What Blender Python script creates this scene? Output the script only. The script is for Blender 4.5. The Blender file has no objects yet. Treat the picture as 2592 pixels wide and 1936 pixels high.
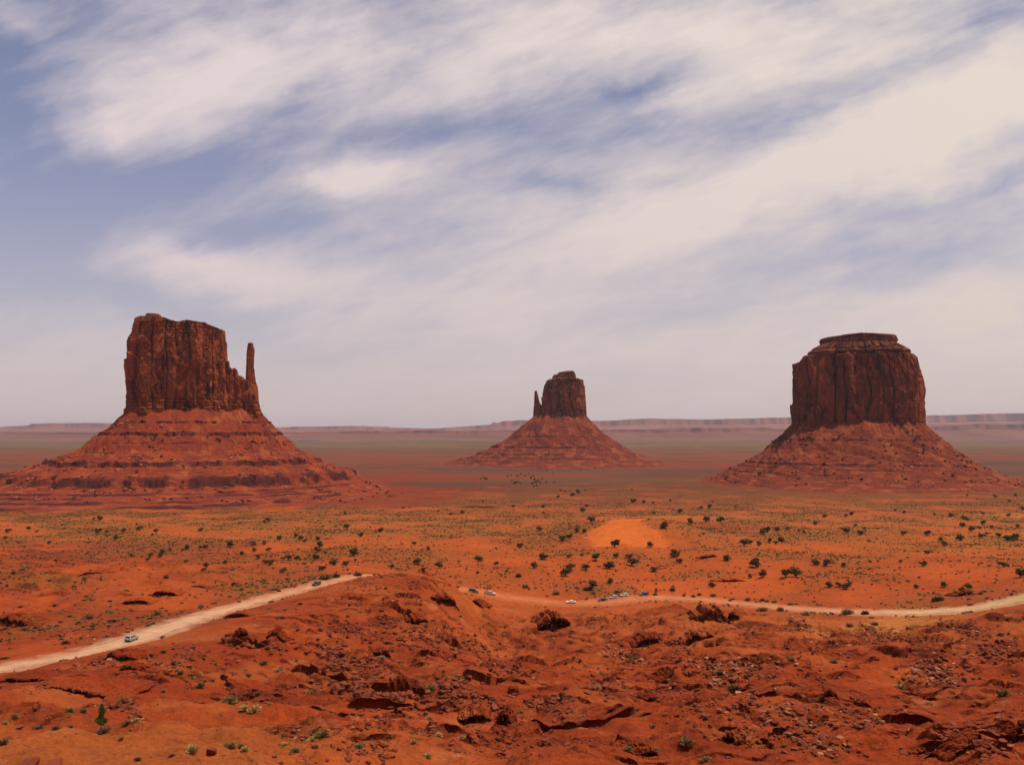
import bpy, bmesh, math, random
import numpy as np
from mathutils import Vector, Matrix
R = math.radians
sc = bpy.context.scene
# ------------------------------------------------------------------ camera
PITCH = R(3.12); F = 2200.0; CU, CV = 1296.0, 968.0
cam_d = bpy.data.cameras.new('camera'); cam = bpy.data.objects.new('camera', cam_d)
sc.collection.objects.link(cam); sc.camera = cam
cam_d.sensor_fit = 'HORIZONTAL'; cam_d.sensor_width = 36.0
cam_d.lens = 36.0 * F / 2592.0
cam_d.clip_start = 0.5; cam_d.clip_end = 400000
cam.location = (0, 0, 0); cam.rotation_euler = (R(90) + PITCH, 0, 0)
# ------------------------------------------------------------------ sun, sky, exposure
SUN_EL, SUN_AZ = R(71), R(104)          # azimuth measured from straight ahead (+Y) towards the right (+X)
sun_d = bpy.data.lights.new('sun', 'SUN'); sun = bpy.data.objects.new('sun', sun_d)
sc.collection.objects.link(sun)
sun_d.energy = 4.7; sun_d.angle = R(0.55); sun_d.color = (1.0, 0.93, 0.82)
sdir = Vector((math.sin(SUN_AZ) * math.cos(SUN_EL), math.cos(SUN_AZ) * math.cos(SUN_EL), math.sin(SUN_EL)))
sun.rotation_euler = sdir.to_track_quat('Z', 'Y').to_euler()
sun.location = (0, 0, 1000)
sc.view_settings.view_transform = 'Standard'; sc.view_settings.look = 'None'
sc.view_settings.exposure = 0.0; sc.view_settings.gamma = 1.0
sc.cycles.use_denoising = True
sc.cycles.max_bounces = 5; sc.cycles.diffuse_bounces = 3; sc.cycles.volume_bounces = 0
sc.cycles.transparent_max_bounces = 4

def pix_dir(u, v):
    """world direction through a photograph pixel"""
    a = (u - CU) / F; b = (CV - v) / F
    y = math.cos(PITCH) - b * math.sin(PITCH); z = math.sin(PITCH) + b * math.cos(PITCH)
    return a / y, z / y            # x/y and z/y

def srgb(r, g, b):
    f = lambda c: (c / 255 / 12.92) if c / 255 <= 0.04045 else ((c / 255 + 0.055) / 1.055) ** 2.4
    return (f(r), f(g), f(b))

def build_world():
    w = bpy.data.worlds.new("World"); sc.world = w; w.use_nodes = True
    nt = w.node_tree; N = nt.nodes; L = nt.links; N.clear()
    out = N.new('ShaderNodeOutputWorld'); bg = N.new('ShaderNodeBackground')
    sky = N.new('ShaderNodeTexSky'); sky.sky_type = 'NISHITA'; sky.sun_disc = False
    sky.sun_elevation = SUN_EL; sky.sun_rotation = SUN_AZ
    sky.air_density = 1.2; sky.dust_density = 1.5; sky.altitude = 1600
    def math_(op, a=None, b=None, c=None, clamp=False):
        n = N.new('ShaderNodeMath'); n.operation = op; n.use_clamp = clamp
        for i, x in enumerate((a, b, c)):
            if x is None: continue
            if isinstance(x, (int, float)): n.inputs[i].default_value = x
            else: L.new(x, n.inputs[i])
        return n.outputs[0]
    tc = N.new('ShaderNodeTexCoord')
    sep = N.new('ShaderNodeSeparateXYZ'); L.new(tc.outputs['Generated'], sep.inputs[0])
    X, Y, Z = sep.outputs
    ay = math_('MAXIMUM', math_('ABSOLUTE', Y), 0.12)
    px = math_('DIVIDE', X, ay); pz = math_('DIVIDE', Z, ay)
    # cloud sheet coordinates: the streaks lie in a high flat layer
    cmb = N.new('ShaderNodeCombineXYZ'); L.new(px, cmb.inputs[0]); L.new(pz, cmb.inputs[1])
    zz = math_('ADD', math_('MAXIMUM', Z, 0.0), 0.10)
    lay = N.new('ShaderNodeCombineXYZ'); L.new(math_('DIVIDE', X, zz), lay.inputs[0]); L.new(math_('DIVIDE', Y, zz), lay.inputs[1])
    def noise(vec, scale, detail, rough, dist=0.0, mapping=None):
        if mapping:
            m = N.new('ShaderNodeMapping'); m.vector_type = 'TEXTURE'; m.inputs['Rotation'].default_value = (0, 0, -mapping[0])
            m.inputs['Scale'].default_value = (1 / mapping[1], 1 / mapping[2], 1)
            L.new(vec, m.inputs['Vector']); vec = m.outputs[0]
        n = N.new('ShaderNodeTexNoise'); n.inputs['Scale'].default_value = scale
        n.inputs['Detail'].default_value = detail; n.inputs['Roughness'].default_value = rough
        n.inputs['Distortion'].default_value = dist
        L.new(vec, n.inputs['Vector']); return n
    # domain warp of the big shapes
    wn = noise(cmb.outputs[0], 4.0, 6, 0.6)
    sub = N.new('ShaderNodeVectorMath'); sub.operation = 'SUBTRACT'; L.new(wn.outputs['Color'], sub.inputs[0]); sub.inputs[1].default_value = (0.5, 0.5, 0.5)
    scl = N.new('ShaderNodeVectorMath'); scl.operation = 'MULTIPLY'; L.new(sub.outputs[0], scl.inputs[0]); scl.inputs[1].default_value = (0.20, 0.10, 0)
    add = N.new('ShaderNodeVectorMath'); add.operation = 'ADD'; L.new(cmb.outputs[0], add.inputs[0]); L.new(scl.outputs[0], add.inputs[1])
    P = add.outputs[0]
    total = None
    def blob(u, v, ru, rv, rot, wgt):
        nonlocal total
        x, z = pix_dir(u, v)
        m = N.new('ShaderNodeMapping'); m.vector_type = 'TEXTURE'
        m.inputs['Location'].default_value = (x, z, 0); m.inputs['Rotation'].default_value = (0, 0, R(rot))
        m.inputs['Scale'].default_value = (ru / F, rv / F, 1); L.new(P, m.inputs['Vector'])
        g = N.new('ShaderNodeTexGradient'); g.gradient_type = 'QUADRATIC_SPHERE'; L.new(m.outputs[0], g.inputs['Vector'])
        s = math_('MULTIPLY_ADD', g.outputs['Fac'], wgt, total if total is not None else 0.0)
        total = s
    for b in [  # u, v, ru, rv, rotation, weight
        (520, 230, 620, 230, 22, 0.75), (860, 120, 700, 200, 8, 0.5), (300, 330, 190, 150, 40, 0.4),
        (900, 455, 300, 130, 5, 0.95), (760, 470, 160, 60, -10, .3), (520, 655, 620, 110, -8, 0.55), (700, 700, 700, 110, -10, 0.25),
        (2050, 430, 1200, 230, 20, 0.7), (1500, 90, 1000, 260, 8, 0.55), (1850, 180, 450, 170, 15, 0.5),
        (2350, 330, 600, 230, 12, 0.55), (1500, 640, 900, 200, 12, 0.45), (2592, 250, 300, 200, 15, 0.3),
        (1650, 880, 2200, 260, 0, 0.25), (2300, 800, 1200, 150, 4, .25),
        (40, 380, 420, 620, 0, -0.5), (60, 590, 420, 130, 0, -0.55), (120, 60, 330, 90, -30, .3), (430, 470, 620, 210, 6, -0.62), (640, 590, 520, 110, 4, -0.5),
        (1610, 210, 260, 95, 22, -0.55), (1300, 300, 620, 120, 16, -0.32), (1470, 470, 300, 75, 5, -0.5),
        (2150, 240, 950, 120, 22, -0.28), (2520, 60, 400, 120, 22, -0.22), (2350, 635, 900, 110, 6, -0.45), (2550, 470, 500, 60, 14, -.3),
        (1900, 760, 900, 60, 8, -0.2), (170, 730, 620, 90, -8, -0.4), (500, 790, 500, 90, -16, -.35), (820, 900, 900, 200, 0, -0.12), (700, 300, 200, 90, 15, -.25)]:
        blob(*b)
    streak = noise(cmb.outputs[0], 6.0, 7, 0.58, 0.4, (R(-17), 0.42, 1.9))
    fine = noise(lay.outputs[0], 1.6, 8, 0.6, 0.5, (R(30), 0.6, 1.4))
    t = math_('MULTIPLY_ADD', math_('SUBTRACT', streak.outputs['Fac'], 0.5), 1.2, math_('ADD', total, 0.47))
    t = math_('MULTIPLY_ADD', math_('SUBTRACT', fine.outputs['Fac'], 0.5), 0.55, t)
    wisp = noise(cmb.outputs[0], 13.0, 8, 0.62, 0.25, (R(-21), 0.42, 1.8)); t = math_('MULTIPLY_ADD', math_('SUBTRACT', wisp.outputs['Fac'], 0.5), 0.62, t); w3 = noise(cmb.outputs[0], 34.0, 7, 0.62, 0.4, (R(-26), 0.5, 1.5)); t = math_('MULTIPLY_ADD', math_('SUBTRACT', w3.outputs['Fac'], 0.5), 0.30, t)
    puff = noise(P, 8.0, 8, 0.6, 0.2, (R(-12), 0.8, 1.5)); t = math_('MULTIPLY_ADD', math_('SUBTRACT', puff.outputs['Fac'], 0.5), 0.7, t)
    # the right half of the sky is more veiled than the left
    t = math_('MULTIPLY_ADD', px, 0.22, t)
    ramp = N.new('ShaderNodeValToRGB'); L.new(t, ramp.inputs[0])
    cr = ramp.color_ramp; cr.interpolation = 'B_SPLINE'
    cr.elements[0].position = 0.0; cr.elements[0].color = (0, 0, 0, 1)
    cr.elements[1].position = 1.15; cr.elements[1].color = (1, 1, 1, 1)
    for p, c in ((0.2, 0.12), (0.45, 0.42), (0.7, 0.74), (0.95, 1.0)):
        e = cr.elements.new(p); e.color = (c, c, c, 1)
    mask = ramp.outputs[0]
    # cloud colour: warm white to the right, pinkish grey where thin
    cc = N.new('ShaderNodeMixRGB'); L.new(math_('MULTIPLY_ADD', px, 0.9, 0.5, clamp=True), cc.inputs[0])
    cc.inputs[1].default_value = (*SKYCOL['cloud_left'], 1); cc.inputs[2].default_value = (*SKYCOL['cloud_right'], 1)
    # thin haze whitening towards the horizon
    hz = math_('POWER', math_('SUBTRACT', 1.0, math_('MINIMUM', math_('MAXIMUM', pz, 0.0), 1.0)), 5.0)
    skym = N.new('ShaderNodeMixRGB'); skym.blend_type = 'MULTIPLY'; skym.inputs[0].default_value = 1
    L.new(sky.outputs[0], skym.inputs[1]); skym.inputs[2].default_value = SKYCOL['tint']
    skyh = N.new('ShaderNodeMixRGB'); L.new(math_('MULTIPLY', hz, 0.85), skyh.inputs[0]); L.new(skym.outputs[0], skyh.inputs[1])
    skyh.inputs[2].default_value = (*SKYCOL['horizon'], 1)
    mix = N.new('ShaderNodeMixRGB'); L.new(mask, mix.inputs[0]); L.new(skyh.outputs[0], mix.inputs[1]); 
    cch = N.new('ShaderNodeMixRGB'); L.new(math_('MULTIPLY', hz, 0.75), cch.inputs[0]); L.new(cc.outputs[0], cch.inputs[1]); cch.inputs[2].default_value = (*SKYCOL['horizon'], 1)
    L.new(cch.outputs[0], mix.inputs[2])
    L.new(mix.outputs[0], bg.inputs[0]); bg.inputs[1].default_value = 0.1
    L.new(bg.outputs[0], out.inputs[0])
# colours are divided by the background strength 0.1
SKYCOL = dict(cloud_left=(7.6, 6.55, 6.7), cloud_right=(8.1, 7.05, 6.35), horizon=(5.7, 4.6, 4.5), tint=(1.08, .88, .94, 1))
build_world()

# ------------------------------------------------------------------ noise
_rs = np.random.RandomState(5)
_T = _rs.rand(65536).astype(np.float32); _TC = np.cos(_T * 2 * np.pi); _TS = np.sin(_T * 2 * np.pi)
def _k(ix, iy, seed):
    n = ix * np.int32(374761393) + iy * np.int32(668265263) + np.int32((seed * 974634777) & 0x3FFFFFFF)
    n = (n ^ (n >> 13)) * np.int32(1274126177)
    return ((n ^ (n >> 15)) & 0xFFFF)
def _h(ix, iy, seed):
    with np.errstate(over='ignore'): return _T[_k(np.asarray(ix).astype(np.int32), np.asarray(iy).astype(np.int32), seed)]
def perlin(x, y, seed=0):
    x = np.asarray(x, float); y = np.asarray(y, float)
    x, y = np.broadcast_arrays(x, y)
    ix = np.floor(x); iy = np.floor(y); fx = (x - ix).astype(np.float32); fy = (y - iy).astype(np.float32)
    ix = ix.astype(np.int32); iy = iy.astype(np.int32)
    ux = fx * fx * fx * (fx * (fx * 6 - 15) + 10); uy = fy * fy * fy * (fy * (fy * 6 - 15) + 10)
    def g(dx, dy):
        with np.errstate(over='ignore'): k = _k(ix + np.int32(dx), iy + np.int32(dy), seed)
        return _TC[k] * (fx - dx) + _TS[k] * (fy - dy)
    a = g(0, 0); c = g(0, 1); a += (g(1, 0) - a) * ux; c += (g(1, 1) - c) * ux
    return (a + (c - a) * uy) * 1.5
def fbm(x, y, sc_, oct_=4, seed=0, gain=0.5, lac=2.03):
    x = np.asarray(x, float); y = np.asarray(y, float)
    s = 0; a = 1; f = 1.0 / sc_
    for i in range(oct_):
        s = s + a * perlin(x * f + 17.3 * i, y * f - 9.1 * i, seed + i); a *= gain; f *= lac
    return s
def ridged(x, y, sc_, oct_=3, seed=0, gain=0.5):
    s = 0; a = 1; f = 1.0 / sc_
    for i in range(oct_):
        s = s + a * (1 - 2 * np.abs(perlin(x * f, y * f, seed + i))); a *= gain; f *= 2.07
    return s
def voronoi(x, y, seed=0, jit=0.9):
    ix = np.floor(x); iy = np.floor(y)
    f1 = np.full(np.shape(x), 9.0); f2 = f1.copy(); idh = np.zeros(np.shape(x)); ox = idh.copy(); oy = idh.copy()
    for dx in (-1, 0, 1):
        for dy in (-1, 0, 1):
            cx = ix + dx; cy = iy + dy
            px = cx + 0.5 + jit * (_h(cx, cy, seed) - 0.5); py = cy + 0.5 + jit * (_h(cx, cy, seed + 7) - 0.5)
            d = np.hypot(x - px, y - py)
            near = d < f1
            f2 = np.where(near, f1, np.minimum(f2, d))
            idh = np.where(near, _h(cx, cy, seed + 13), idh)
            ox = np.where(near, x - px, ox); oy = np.where(near, y - py, oy)
            f1 = np.where(near, d, f1)
    return f1, f2, idh, ox, oy
def sstep(a, b, x):
    t = np.clip((x - a) / (b - a), 0, 1); return t * t * (3 - 2 * t)
def tan_of(v): return -pix_dir(CU, v)[1]
def P_at(u, v, D):
    a, b = pix_dir(u, v); return np.array((a * D, D, b * D))

# ------------------------------------------------------------------ base terrain: thin plate through surveyed points
CTRL = []
def C(u, D, v=None, z=None):
    t = (u - CU) / F
    if z is None: z = -tan_of(v) * D
    CTRL.append((t, D, z))
for u, rows in {
    -900: [(1936, 70), (1800, 115), (1700, 185), (1600, 268), (1500, 345), (1400, 520), (1350, 745)],
    0: [(1936, 70), (1800, 112), (1705, 185), (1690, 215), (1600, 268), (1500, 345), (1400, 520), (1350, 745)],
    333: [(1936, 70), (1800, 115), (1720, 160), (1650, 212), (1618, 245), (1540, 320), (1470, 400), (1400, 545), (1350, 745)],
    500: [(1936, 70), (1800, 118), (1700, 172), (1590, 250), (1558, 300), (1470, 400), (1400, 560), (1350, 745)],
    640: [(1936, 71), (1800, 120), (1700, 175), (1545, 285), (1527, 330), (1450, 440), (1400, 580), (1350, 745)],
    800: [(1936, 72), (1800, 125), (1700, 185), (1600, 245), (1505, 318), (1480, 375), (1430, 480), (1400, 590), (1350, 745)],
    950: [(1936, 73), (1800, 130), (1700, 195), (1600, 255), (1466, 345), (1455, 400), (1420, 510), (1390, 600), (1350, 745)],
    1100: [(1936, 74), (1800, 140), (1700, 210), (1600, 275), (1463, 345), (1420, 530), (1380, 640)],
    1190: [(1936, 75), (1800, 150), (1700, 225), (1600, 300), (1505, 352), (1440, 500), (1380, 640)],
    1240: [(1936, 75), (1800, 158), (1700, 243), (1620, 310), (1560, 370), (1503, 425), (1450, 500), (1400, 590)],
    1450: [(1936, 72), (1800, 150), (1700, 240), (1600, 345), (1525, 415), (1450, 505), (1400, 600)],
    1700: [(1936, 72), (1800, 148), (1700, 233), (1600, 328), (1508, 435), (1450, 505), (1400, 600)],
    2000: [(1936, 71), (1800, 148), (1700, 230), (1600, 328), (1540, 400), (1450, 500), (1400, 600), (1350, 745)],
    2300: [(1936, 70), (1800, 145), (1650, 270), (1552, 368), (1480, 440), (1400, 590), (1350, 745)],
    2592: [(1936, 68), (1800, 142), (1700, 222), (1600, 290), (1512, 345), (1450, 430), (1400, 560), (1350, 740)],
    3400: [(1936, 66), (1800, 140), (1700, 222), (1600, 280), (1512, 345), (1450, 430), (1400, 560), (1350, 740)]}.items():
    for v, D in rows: C(u, D, v=v)
C(1100, 425, z=-75); C(1190, 425, z=-78)
for u in (-1900, -900, 0, 500, 1000, 1500, 2000, 2592, 3400, 4400):
    for D, z in ((3, -2.6), (8, -5.5), (20, -11), (40, -18)): C(u, D, z=z)
    for D, z in ((903, -95), (1176, -106), (1620, -111), (2300, -116), (2950, -118), (4300, -121), (6500, -124), (10500, -128), (17000, -131), (26000, -132), (70000, -140)): C(u, D, z=z)
CT = np.array(CTRL)
KX = 2.2
def _phi(r2): return 0.5 * r2 * np.log(r2 + 1e-12)
_px = CT[:, 0] * KX; _py = np.log(CT[:, 1]); _n = len(CT)
_A = np.zeros((_n + 3, _n + 3)); _A[:_n, :_n] = _phi((_px[:, None] - _px) ** 2 + (_py[:, None] - _py) ** 2) + np.eye(_n) * 2e-3
_A[:_n, _n] = 1; _A[:_n, _n + 1] = _px; _A[:_n, _n + 2] = _py; _A[_n:, :_n] = _A[:_n, _n:].T
_w = np.linalg.solve(_A, np.concatenate([CT[:, 2], np.zeros(3)]))
GT = np.linspace(-1.7, 1.7, 341); GS = np.linspace(math.log(2.0), math.log(80000), 460)
def tps_grid(w):
    tt, ss = np.meshgrid(GT * KX, GS); s = w[_n] + w[_n + 1] * tt + w[_n + 2] * ss
    for i in range(_n): s += w[i] * _phi((tt - _px[i]) ** 2 + (ss - _py[i]) ** 2)
    return s
GZ = tps_grid(_w)
def glook(G, t, s):
    a = np.clip((t - GT[0]) / (GT[1] - GT[0]), 0, len(GT) - 1.001); b = np.clip((s - GS[0]) / (GS[1] - GS[0]), 0, len(GS) - 1.001)
    i = a.astype(int); j = b.astype(int); fa = a - i; fb = b - j
    fa = fa; fb = fb
    if G.ndim == 3: fa = fa[..., None]; fb = fb[..., None]
    return (G[j, i] * (1 - fa) + G[j, i + 1] * fa) * (1 - fb) + (G[j + 1, i] * (1 - fa) + G[j + 1, i + 1] * fa) * fb
def base_z(x, y):
    y = np.maximum(y, 2.0); return glook(GZ, x / y, np.log(y))

# ------------------------------------------------------------------ road centre line (u, v, D, half width)
ROAD_PX = [(-700, 1790, 150, 5), (-330, 1765, 175, 5), (-120, 1722, 198, 5), (0, 1690, 215, 4.0), (90, 1675, 222, 3.4), (180, 1660, 230, 3.4), (260, 1640, 238, 4.2), (340, 1616, 250, 4.8), (420, 1589, 268, 4.8), (500, 1562, 296, 4.6),
    (600, 1535, 322, 3.6), (700, 1507, 348, 3.8), (800, 1482, 376, 4.6), (880, 1463, 395, 6), (940, 1456, 404, 5.5), (1000, 1457, 412, 5), (1100, 1470, 421, 5), (1180, 1490, 425, 5.5),
    (1240, 1503, 425, 5.6), (1340, 1517, 421, 4.8), (1440, 1526, 415, 4.8), (1540, 1521, 420, 6.0), (1640, 1512, 431, 6.2), (1740, 1514, 430, 4.6), (1860, 1525, 418, 4.4),
    (2000, 1538, 402, 4.6), (2150, 1547, 386, 5.2), (2300, 1549, 371, 6.5), (2450, 1540, 357, 7.5), (2592, 1513, 347, 7.5), (2760, 1490, 340, 7), (3100, 1470, 335, 7)]
def catmull(pts, n=14):
    pts = np.array(pts, float); o = []
    for i in range(len(pts) - 1):
        p0 = pts[max(i - 1, 0)]; p1 = pts[i]; p2 = pts[i + 1]; p3 = pts[min(i + 2, len(pts) - 1)]
        for k in range(n):
            t = k / n
            o.append(0.5 * ((2 * p1) + (-p0 + p2) * t + (2 * p0 - 5 * p1 + 4 * p2 - p3) * t * t + (-p0 + 3 * p1 - 3 * p2 + p3) * t ** 3))
    o.append(pts[-1]); return np.array(o)
_rp = []
for u, v, D, hw in ROAD_PX:
    p = P_at(u, v, D); z = base_z(np.array([p[0]]), np.array([p[1]]))[0]
    if 960 < u < 1230: zz = z * 0.3 + p[2] * 0.7 if u > 1150 else -0.5 * 0 + p[2] - 4.0 * (1 - abs(u - 1095) / 140)
    else: zz = p[2]
    _rp.append((p[0], p[1], zz, hw))
ROAD = catmull(_rp)
def road_dist(x, y):
    """distance to the road centre line, road height and half width there"""
    shp = np.shape(x); x = np.ravel(x); y = np.ravel(y)
    best = np.full(x.shape, 1e9); bz = np.zeros(x.shape); bw = np.zeros(x.shape)
    act = np.where((y > 110) & (y < 520) & (np.abs(x) < 420))[0]
    if len(act):
        xa = x[act]; ya = y[act]; b_ = best[act]; z_ = bz[act]; w_ = bw[act]
        Q = ROAD[::3]
        for a, b in zip(Q[:-1], Q[1:]):
            d = b - a; L2 = d[0] ** 2 + d[1] ** 2
            t = np.clip(((xa - a[0]) * d[0] + (ya - a[1]) * d[1]) / L2, 0, 1)
            dd = np.hypot(xa - a[0] - t * d[0], ya - a[1] - t * d[1])
            m = dd < b_
            b_ = np.where(m, dd, b_); z_ = np.where(m, a[2] + t * d[2], z_); w_ = np.where(m, a[3] + t * d[3], w_)
        best[act] = b_; bz[act] = z_; bw[act] = w_
    return best.reshape(shp), bz.reshape(shp), bw.reshape(shp)

CLUS = [(620,1625,50,16,90,1.0,0),(700,1640,50,20,60,.8,0),(880,1585,60,16,120,.9,0),(840,1650,40,25,140,1.0,0),(960,1610,70,25,160,.8,0),(900,1690,90,25,200,1.0,0),(900,1735,70,22,190,1.2,0),(960,1770,70,20,110,1.3,0),(840,1850,45,30,120,.9,0),(930,1900,60,25,150,.9,0),(940,1840,60,20,90,.7,0),(1140,1740,60,20,140,1.2,0),(1180,1775,80,20,160,1.2,0),
  (1110,1600,90,25,160,.8,0),(1200,1640,110,20,170,.8,0),(1270,1680,60,18,120,.9,0),(1090,1640,50,25,100,.8,0),(1310,1700,70,14,90,.7,0),(1390,1790,60,22,140,1.0,0),(1420,1770,40,14,70,1.1,0),(1520,1730,50,16,60,1.0,0),(1540,1745,40,20,40,.8,0),(1230,1870,80,35,160,.8,0),(1330,1890,60,25,50,.8,0),
  (1600,1660,60,30,140,.8,.5),(1560,1640,40,20,80,.7,.6),(1660,1620,40,20,60,.9,.5),(1720,1650,50,25,90,.8,.3),(1790,1680,50,20,150,.9,.6),(1830,1710,60,28,240,.8,.7),(1690,1745,60,25,60,.8,.1),(1900,1700,50,20,80,.8,.4),(1560,1570,80,16,70,.8,.3),(1480,1580,40,14,50,.7,.1),(1760,1800,80,40,130,.9,.3),(1870,1790,90,30,150,.9,.3),(1920,1850,80,30,140,1.0,.35),
  (2000,1800,40,25,90,1.1,.3),(2050,1840,45,30,150,1.2,.3),(2090,1890,60,30,170,1.2,.35),(2120,1820,60,16,90,.9,.3),(2220,1830,70,14,80,.8,.3),(2350,1690,45,25,190,1.0,.6),(2400,1720,40,22,150,1.0,.55),(2320,1720,40,14,70,.8,.4),(2440,1845,90,18,130,1.0,.25),(2500,1880,70,25,130,1.2,.2),(2370,1900,70,20,120,1.1,.25),(2540,1820,40,16,50,1,.2),(2250,1800,90,14,70,.7,.3),
  (2180,1620,80,18,120,.7,.5),(2280,1615,60,18,120,.7,.3),(2120,1605,50,14,60,.7,.6),(2470,1600,50,18,150,.7,.2),(2520,1650,55,28,260,.8,.1),(1980,1600,90,16,70,.6,.2),(2050,1680,110,25,90,.6,.4),(2120,1760,110,30,100,.6,.3),(1900,1600,40,10,30,.8,.1),
  (250,1680,70,20,70,.9,.1),(470,1650,40,20,70,.9,.0),(430,1690,70,20,80,.8,.05),(380,1720,70,20,70,.8,.05),(330,1660,60,14,60,.8,0),(200,1740,110,12,110,.9,0),(60,1716,60,10,60,.9,0),(540,1680,60,25,60,.7,.05),(740,1690,50,20,30,.6,0),(650,1770,30,14,30,.8,.1),(180,1600,80,20,140,.8,.15),(80,1585,50,20,90,.8,.1),(270,1580,60,14,90,.8,.1),(420,1510,80,12,50,.8,0),(700,1545,60,10,50,.7,.1),
  (900,1475,60,10,60,.8,.05),(960,1490,50,8,40,.7,.05),(1050,1480,50,12,50,.7,.05),(1000,1520,60,16,50,.7,.05),(1380,1480,80,14,90,.8,.05),(1500,1480,50,18,80,.8,.05),(2440,1508,30,10,50,.9,0),(2350,1560,80,12,60,.7,.3),(760,1920,200,30,60,.6,.2),(300,1800,250,60,60,.5,.25),(1500,1880,200,40,60,.6,.2),(1300,1600,120,30,50,.6,.2),(1700,1590,120,14,60,.7,.2)]
def _cluster_world():
    o = []; Ds = np.exp(np.linspace(math.log(50), math.log(800), 700))
    for u, v, ru, rv, n, s_, pf in CLUS:
        if n < 45 or ru > 150: continue
        t, zt = pix_dir(u, v); h = base_z(t * Ds, Ds); k = np.argmax(h > zt * Ds - 1e-6) if (h > zt * Ds).any() else -1; D = Ds[k]
        o.append((t * D, D, max(2.5, ru * D / F * .75), max(3.5, rv * D * D / (abs(h[k]) * F) * .75), min(1.0, .45 + n / 220)))
    return o
CW = None
def rough_mask(x, y):
    global CW
    if CW is None: CW = _cluster_world()
    out = np.zeros(np.shape(x)); xr_, yr_, o_ = np.ravel(x), np.ravel(y), out.ravel()
    for cx, cy, rx, ry, k in CW:
        ii = np.where((np.abs(xr_ - cx) < 2.6 * rx) & (np.abs(yr_ - cy) < 2.6 * ry))[0]
        if len(ii): o_[ii] = np.maximum(o_[ii], k * np.exp(-((xr_[ii] - cx) / rx) ** 2 - ((yr_[ii] - cy) / ry) ** 2))
    return o_.reshape(np.shape(x))
DUNE = P_at(1592, 1345, 738)
def terrace(h, L, rng, p, m):
    d = h - L; a = np.clip(np.abs(d) / rng, 0, 1)
    h2 = L + np.sign(d) * rng * a ** p
    return np.where(np.abs(d) < rng, h + (h2 - h) * m, h)
def H(x, y, full=False):
    x = np.asarray(x, float); y = np.asarray(y, float)
    z = base_z(x, y); b0 = z
    rd, rz, rw = road_dist(x, y)
    # which side of the road (near the viewer or beyond)
    t = x / np.maximum(y, 1)
    yr = np.interp(t, ROAD_T, ROAD_Y)
    near = sstep(10, -40, y - yr)                       # 1 on the viewer's side
    clear = sstep(10, 45, rd)
    crest = sstep(95, 25, np.abs(y - yr + 50)) * sstep(-0.05, -0.2, t)       # spur crest that hides the road: keep it tame
    amp = near * clear * (1 - 0.6 * crest)
    hill = fbm(x + 31, y, 46, 3, 11) * 3.0 + ridged(x + 0.3 * y, y, 30, 3, 21) * 1.5
    hill += fbm(x, y, 11, 3, 31) * 0.85 + ridged(x + .5 * y, y, 15, 2, 35) * .45
    z = z + amp * (hill - 1.5) * sstep(25, 90, y)
    # beyond the road: low dunes and swales
    far = 1 - near
    mid = far * sstep(15, 70, rd) * sstep(2400, 700, y)
    z = z + mid * (fbm(x, y, 90, 3, 41) * 2.6 + fbm(x, y, 22, 3, 51) * 0.8)
    badl = sstep(-0.2, -0.36, t) * sstep(620, 430, y) * mid
    z = z + badl * (ridged(x, y, 34, 3, 61) * 1.6)
    # dune mound
    dx = (x - DUNE[0]); dy = (y - DUNE[1])
    dyy = dy + 0.1 * dx
    z = z + 14.0 * np.exp(-((dx / np.where(dx < 0, 48, 60)) ** 2) ** 1.15 - (dyy / np.where(dyy < 0, 58, 90)) ** 2)
    z = z + .35 * np.exp(-(dx / 70) ** 2 - (dyy / 80) ** 2) * fbm(x * .5 + y * .3, y - x * .2, 5, 3, 611)
    # rock ledges
    ledge = np.zeros_like(z)
    warp = fbm(x, y, 60, 2, 71) * 2.2 + 0.02 * x
    lm = sstep(-0.18, 0.2, fbm(x, y, 38, 3, 81)) * near * clear * (1 - .55 * crest)
    lm2 = np.maximum(lm, badl * sstep(0.0, .3, fbm(x, y, 30, 2, 82)))
    for k, L0 in enumerate(np.arange(-84, -24, 2.7)):
        hh = z - warp
        rng = 1.25
        mk = lm2 * sstep(-0.25, 0.15, fbm(x, y, 15, 2, 90 + k))
        z2 = terrace(hh, L0, rng, 0.38, mk) + warp
        ledge = np.maximum(ledge, mk * sstep(.8, 0.15, np.abs(hh - L0)))
        z = z2
    fine = fbm(x, y, 3.2, 4, 101, .6) * 0.24 * np.maximum(near * clear, 0.25) * sstep(700, 350, y)
    z = z + fine + ledge * fbm(x, y, 2.2, 3, 111) * 0.7
    # scarps: broken beds whose edges face back towards the lookout
    over = np.zeros_like(z)
    for q, (lam, A0, wd) in enumerate(((21.0, 2.3, .45), (9.5, 1.15, .3), (4.6, .5, .22))):
        g = (y + fbm(x, y, 24 if q == 0 else 12, 3, 121 + q) * (10 if q == 0 else 5) + x * (.25 if q == 1 else -.12)) / lam
        c_ = np.floor(g); f_ = g - c_; a_ = A0 * sstep(-.25 + .05 * q, .38, fbm(x + 40 * q, y, 26 / (1 + .6 * q), 3, 131 + q)) * sstep(-.25, .1, fbm(x, c_ * 7.7, 13 / (1 + q * .5), 2, 141 + q))
        a_ = a_ * np.maximum(near * clear * (1 - .5 * crest), (.75 * badl if q < 2 else 0)) * sstep(35, 80, y) * (1 - .9 * sstep(-.2, -.3, t + .0012 * (y - 110)) * sstep(165, 125, y))
        z = z + a_ * (sstep(0, wd / lam, f_) * (1 - f_) ** 1.3 - .35)
        bel = np.exp(-((f_ * lam - wd) / (wd * 1.3)) ** 2); ledge = np.maximum(ledge, np.clip(a_ / .7, 0, 1) * np.exp(-((f_ * lam - .6 * wd) / (wd * 1.1)) ** 2)); over = over + a_ * np.exp(-((f_ * lam - 1.6 * wd) / (wd * 1.0)) ** 2)
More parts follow.
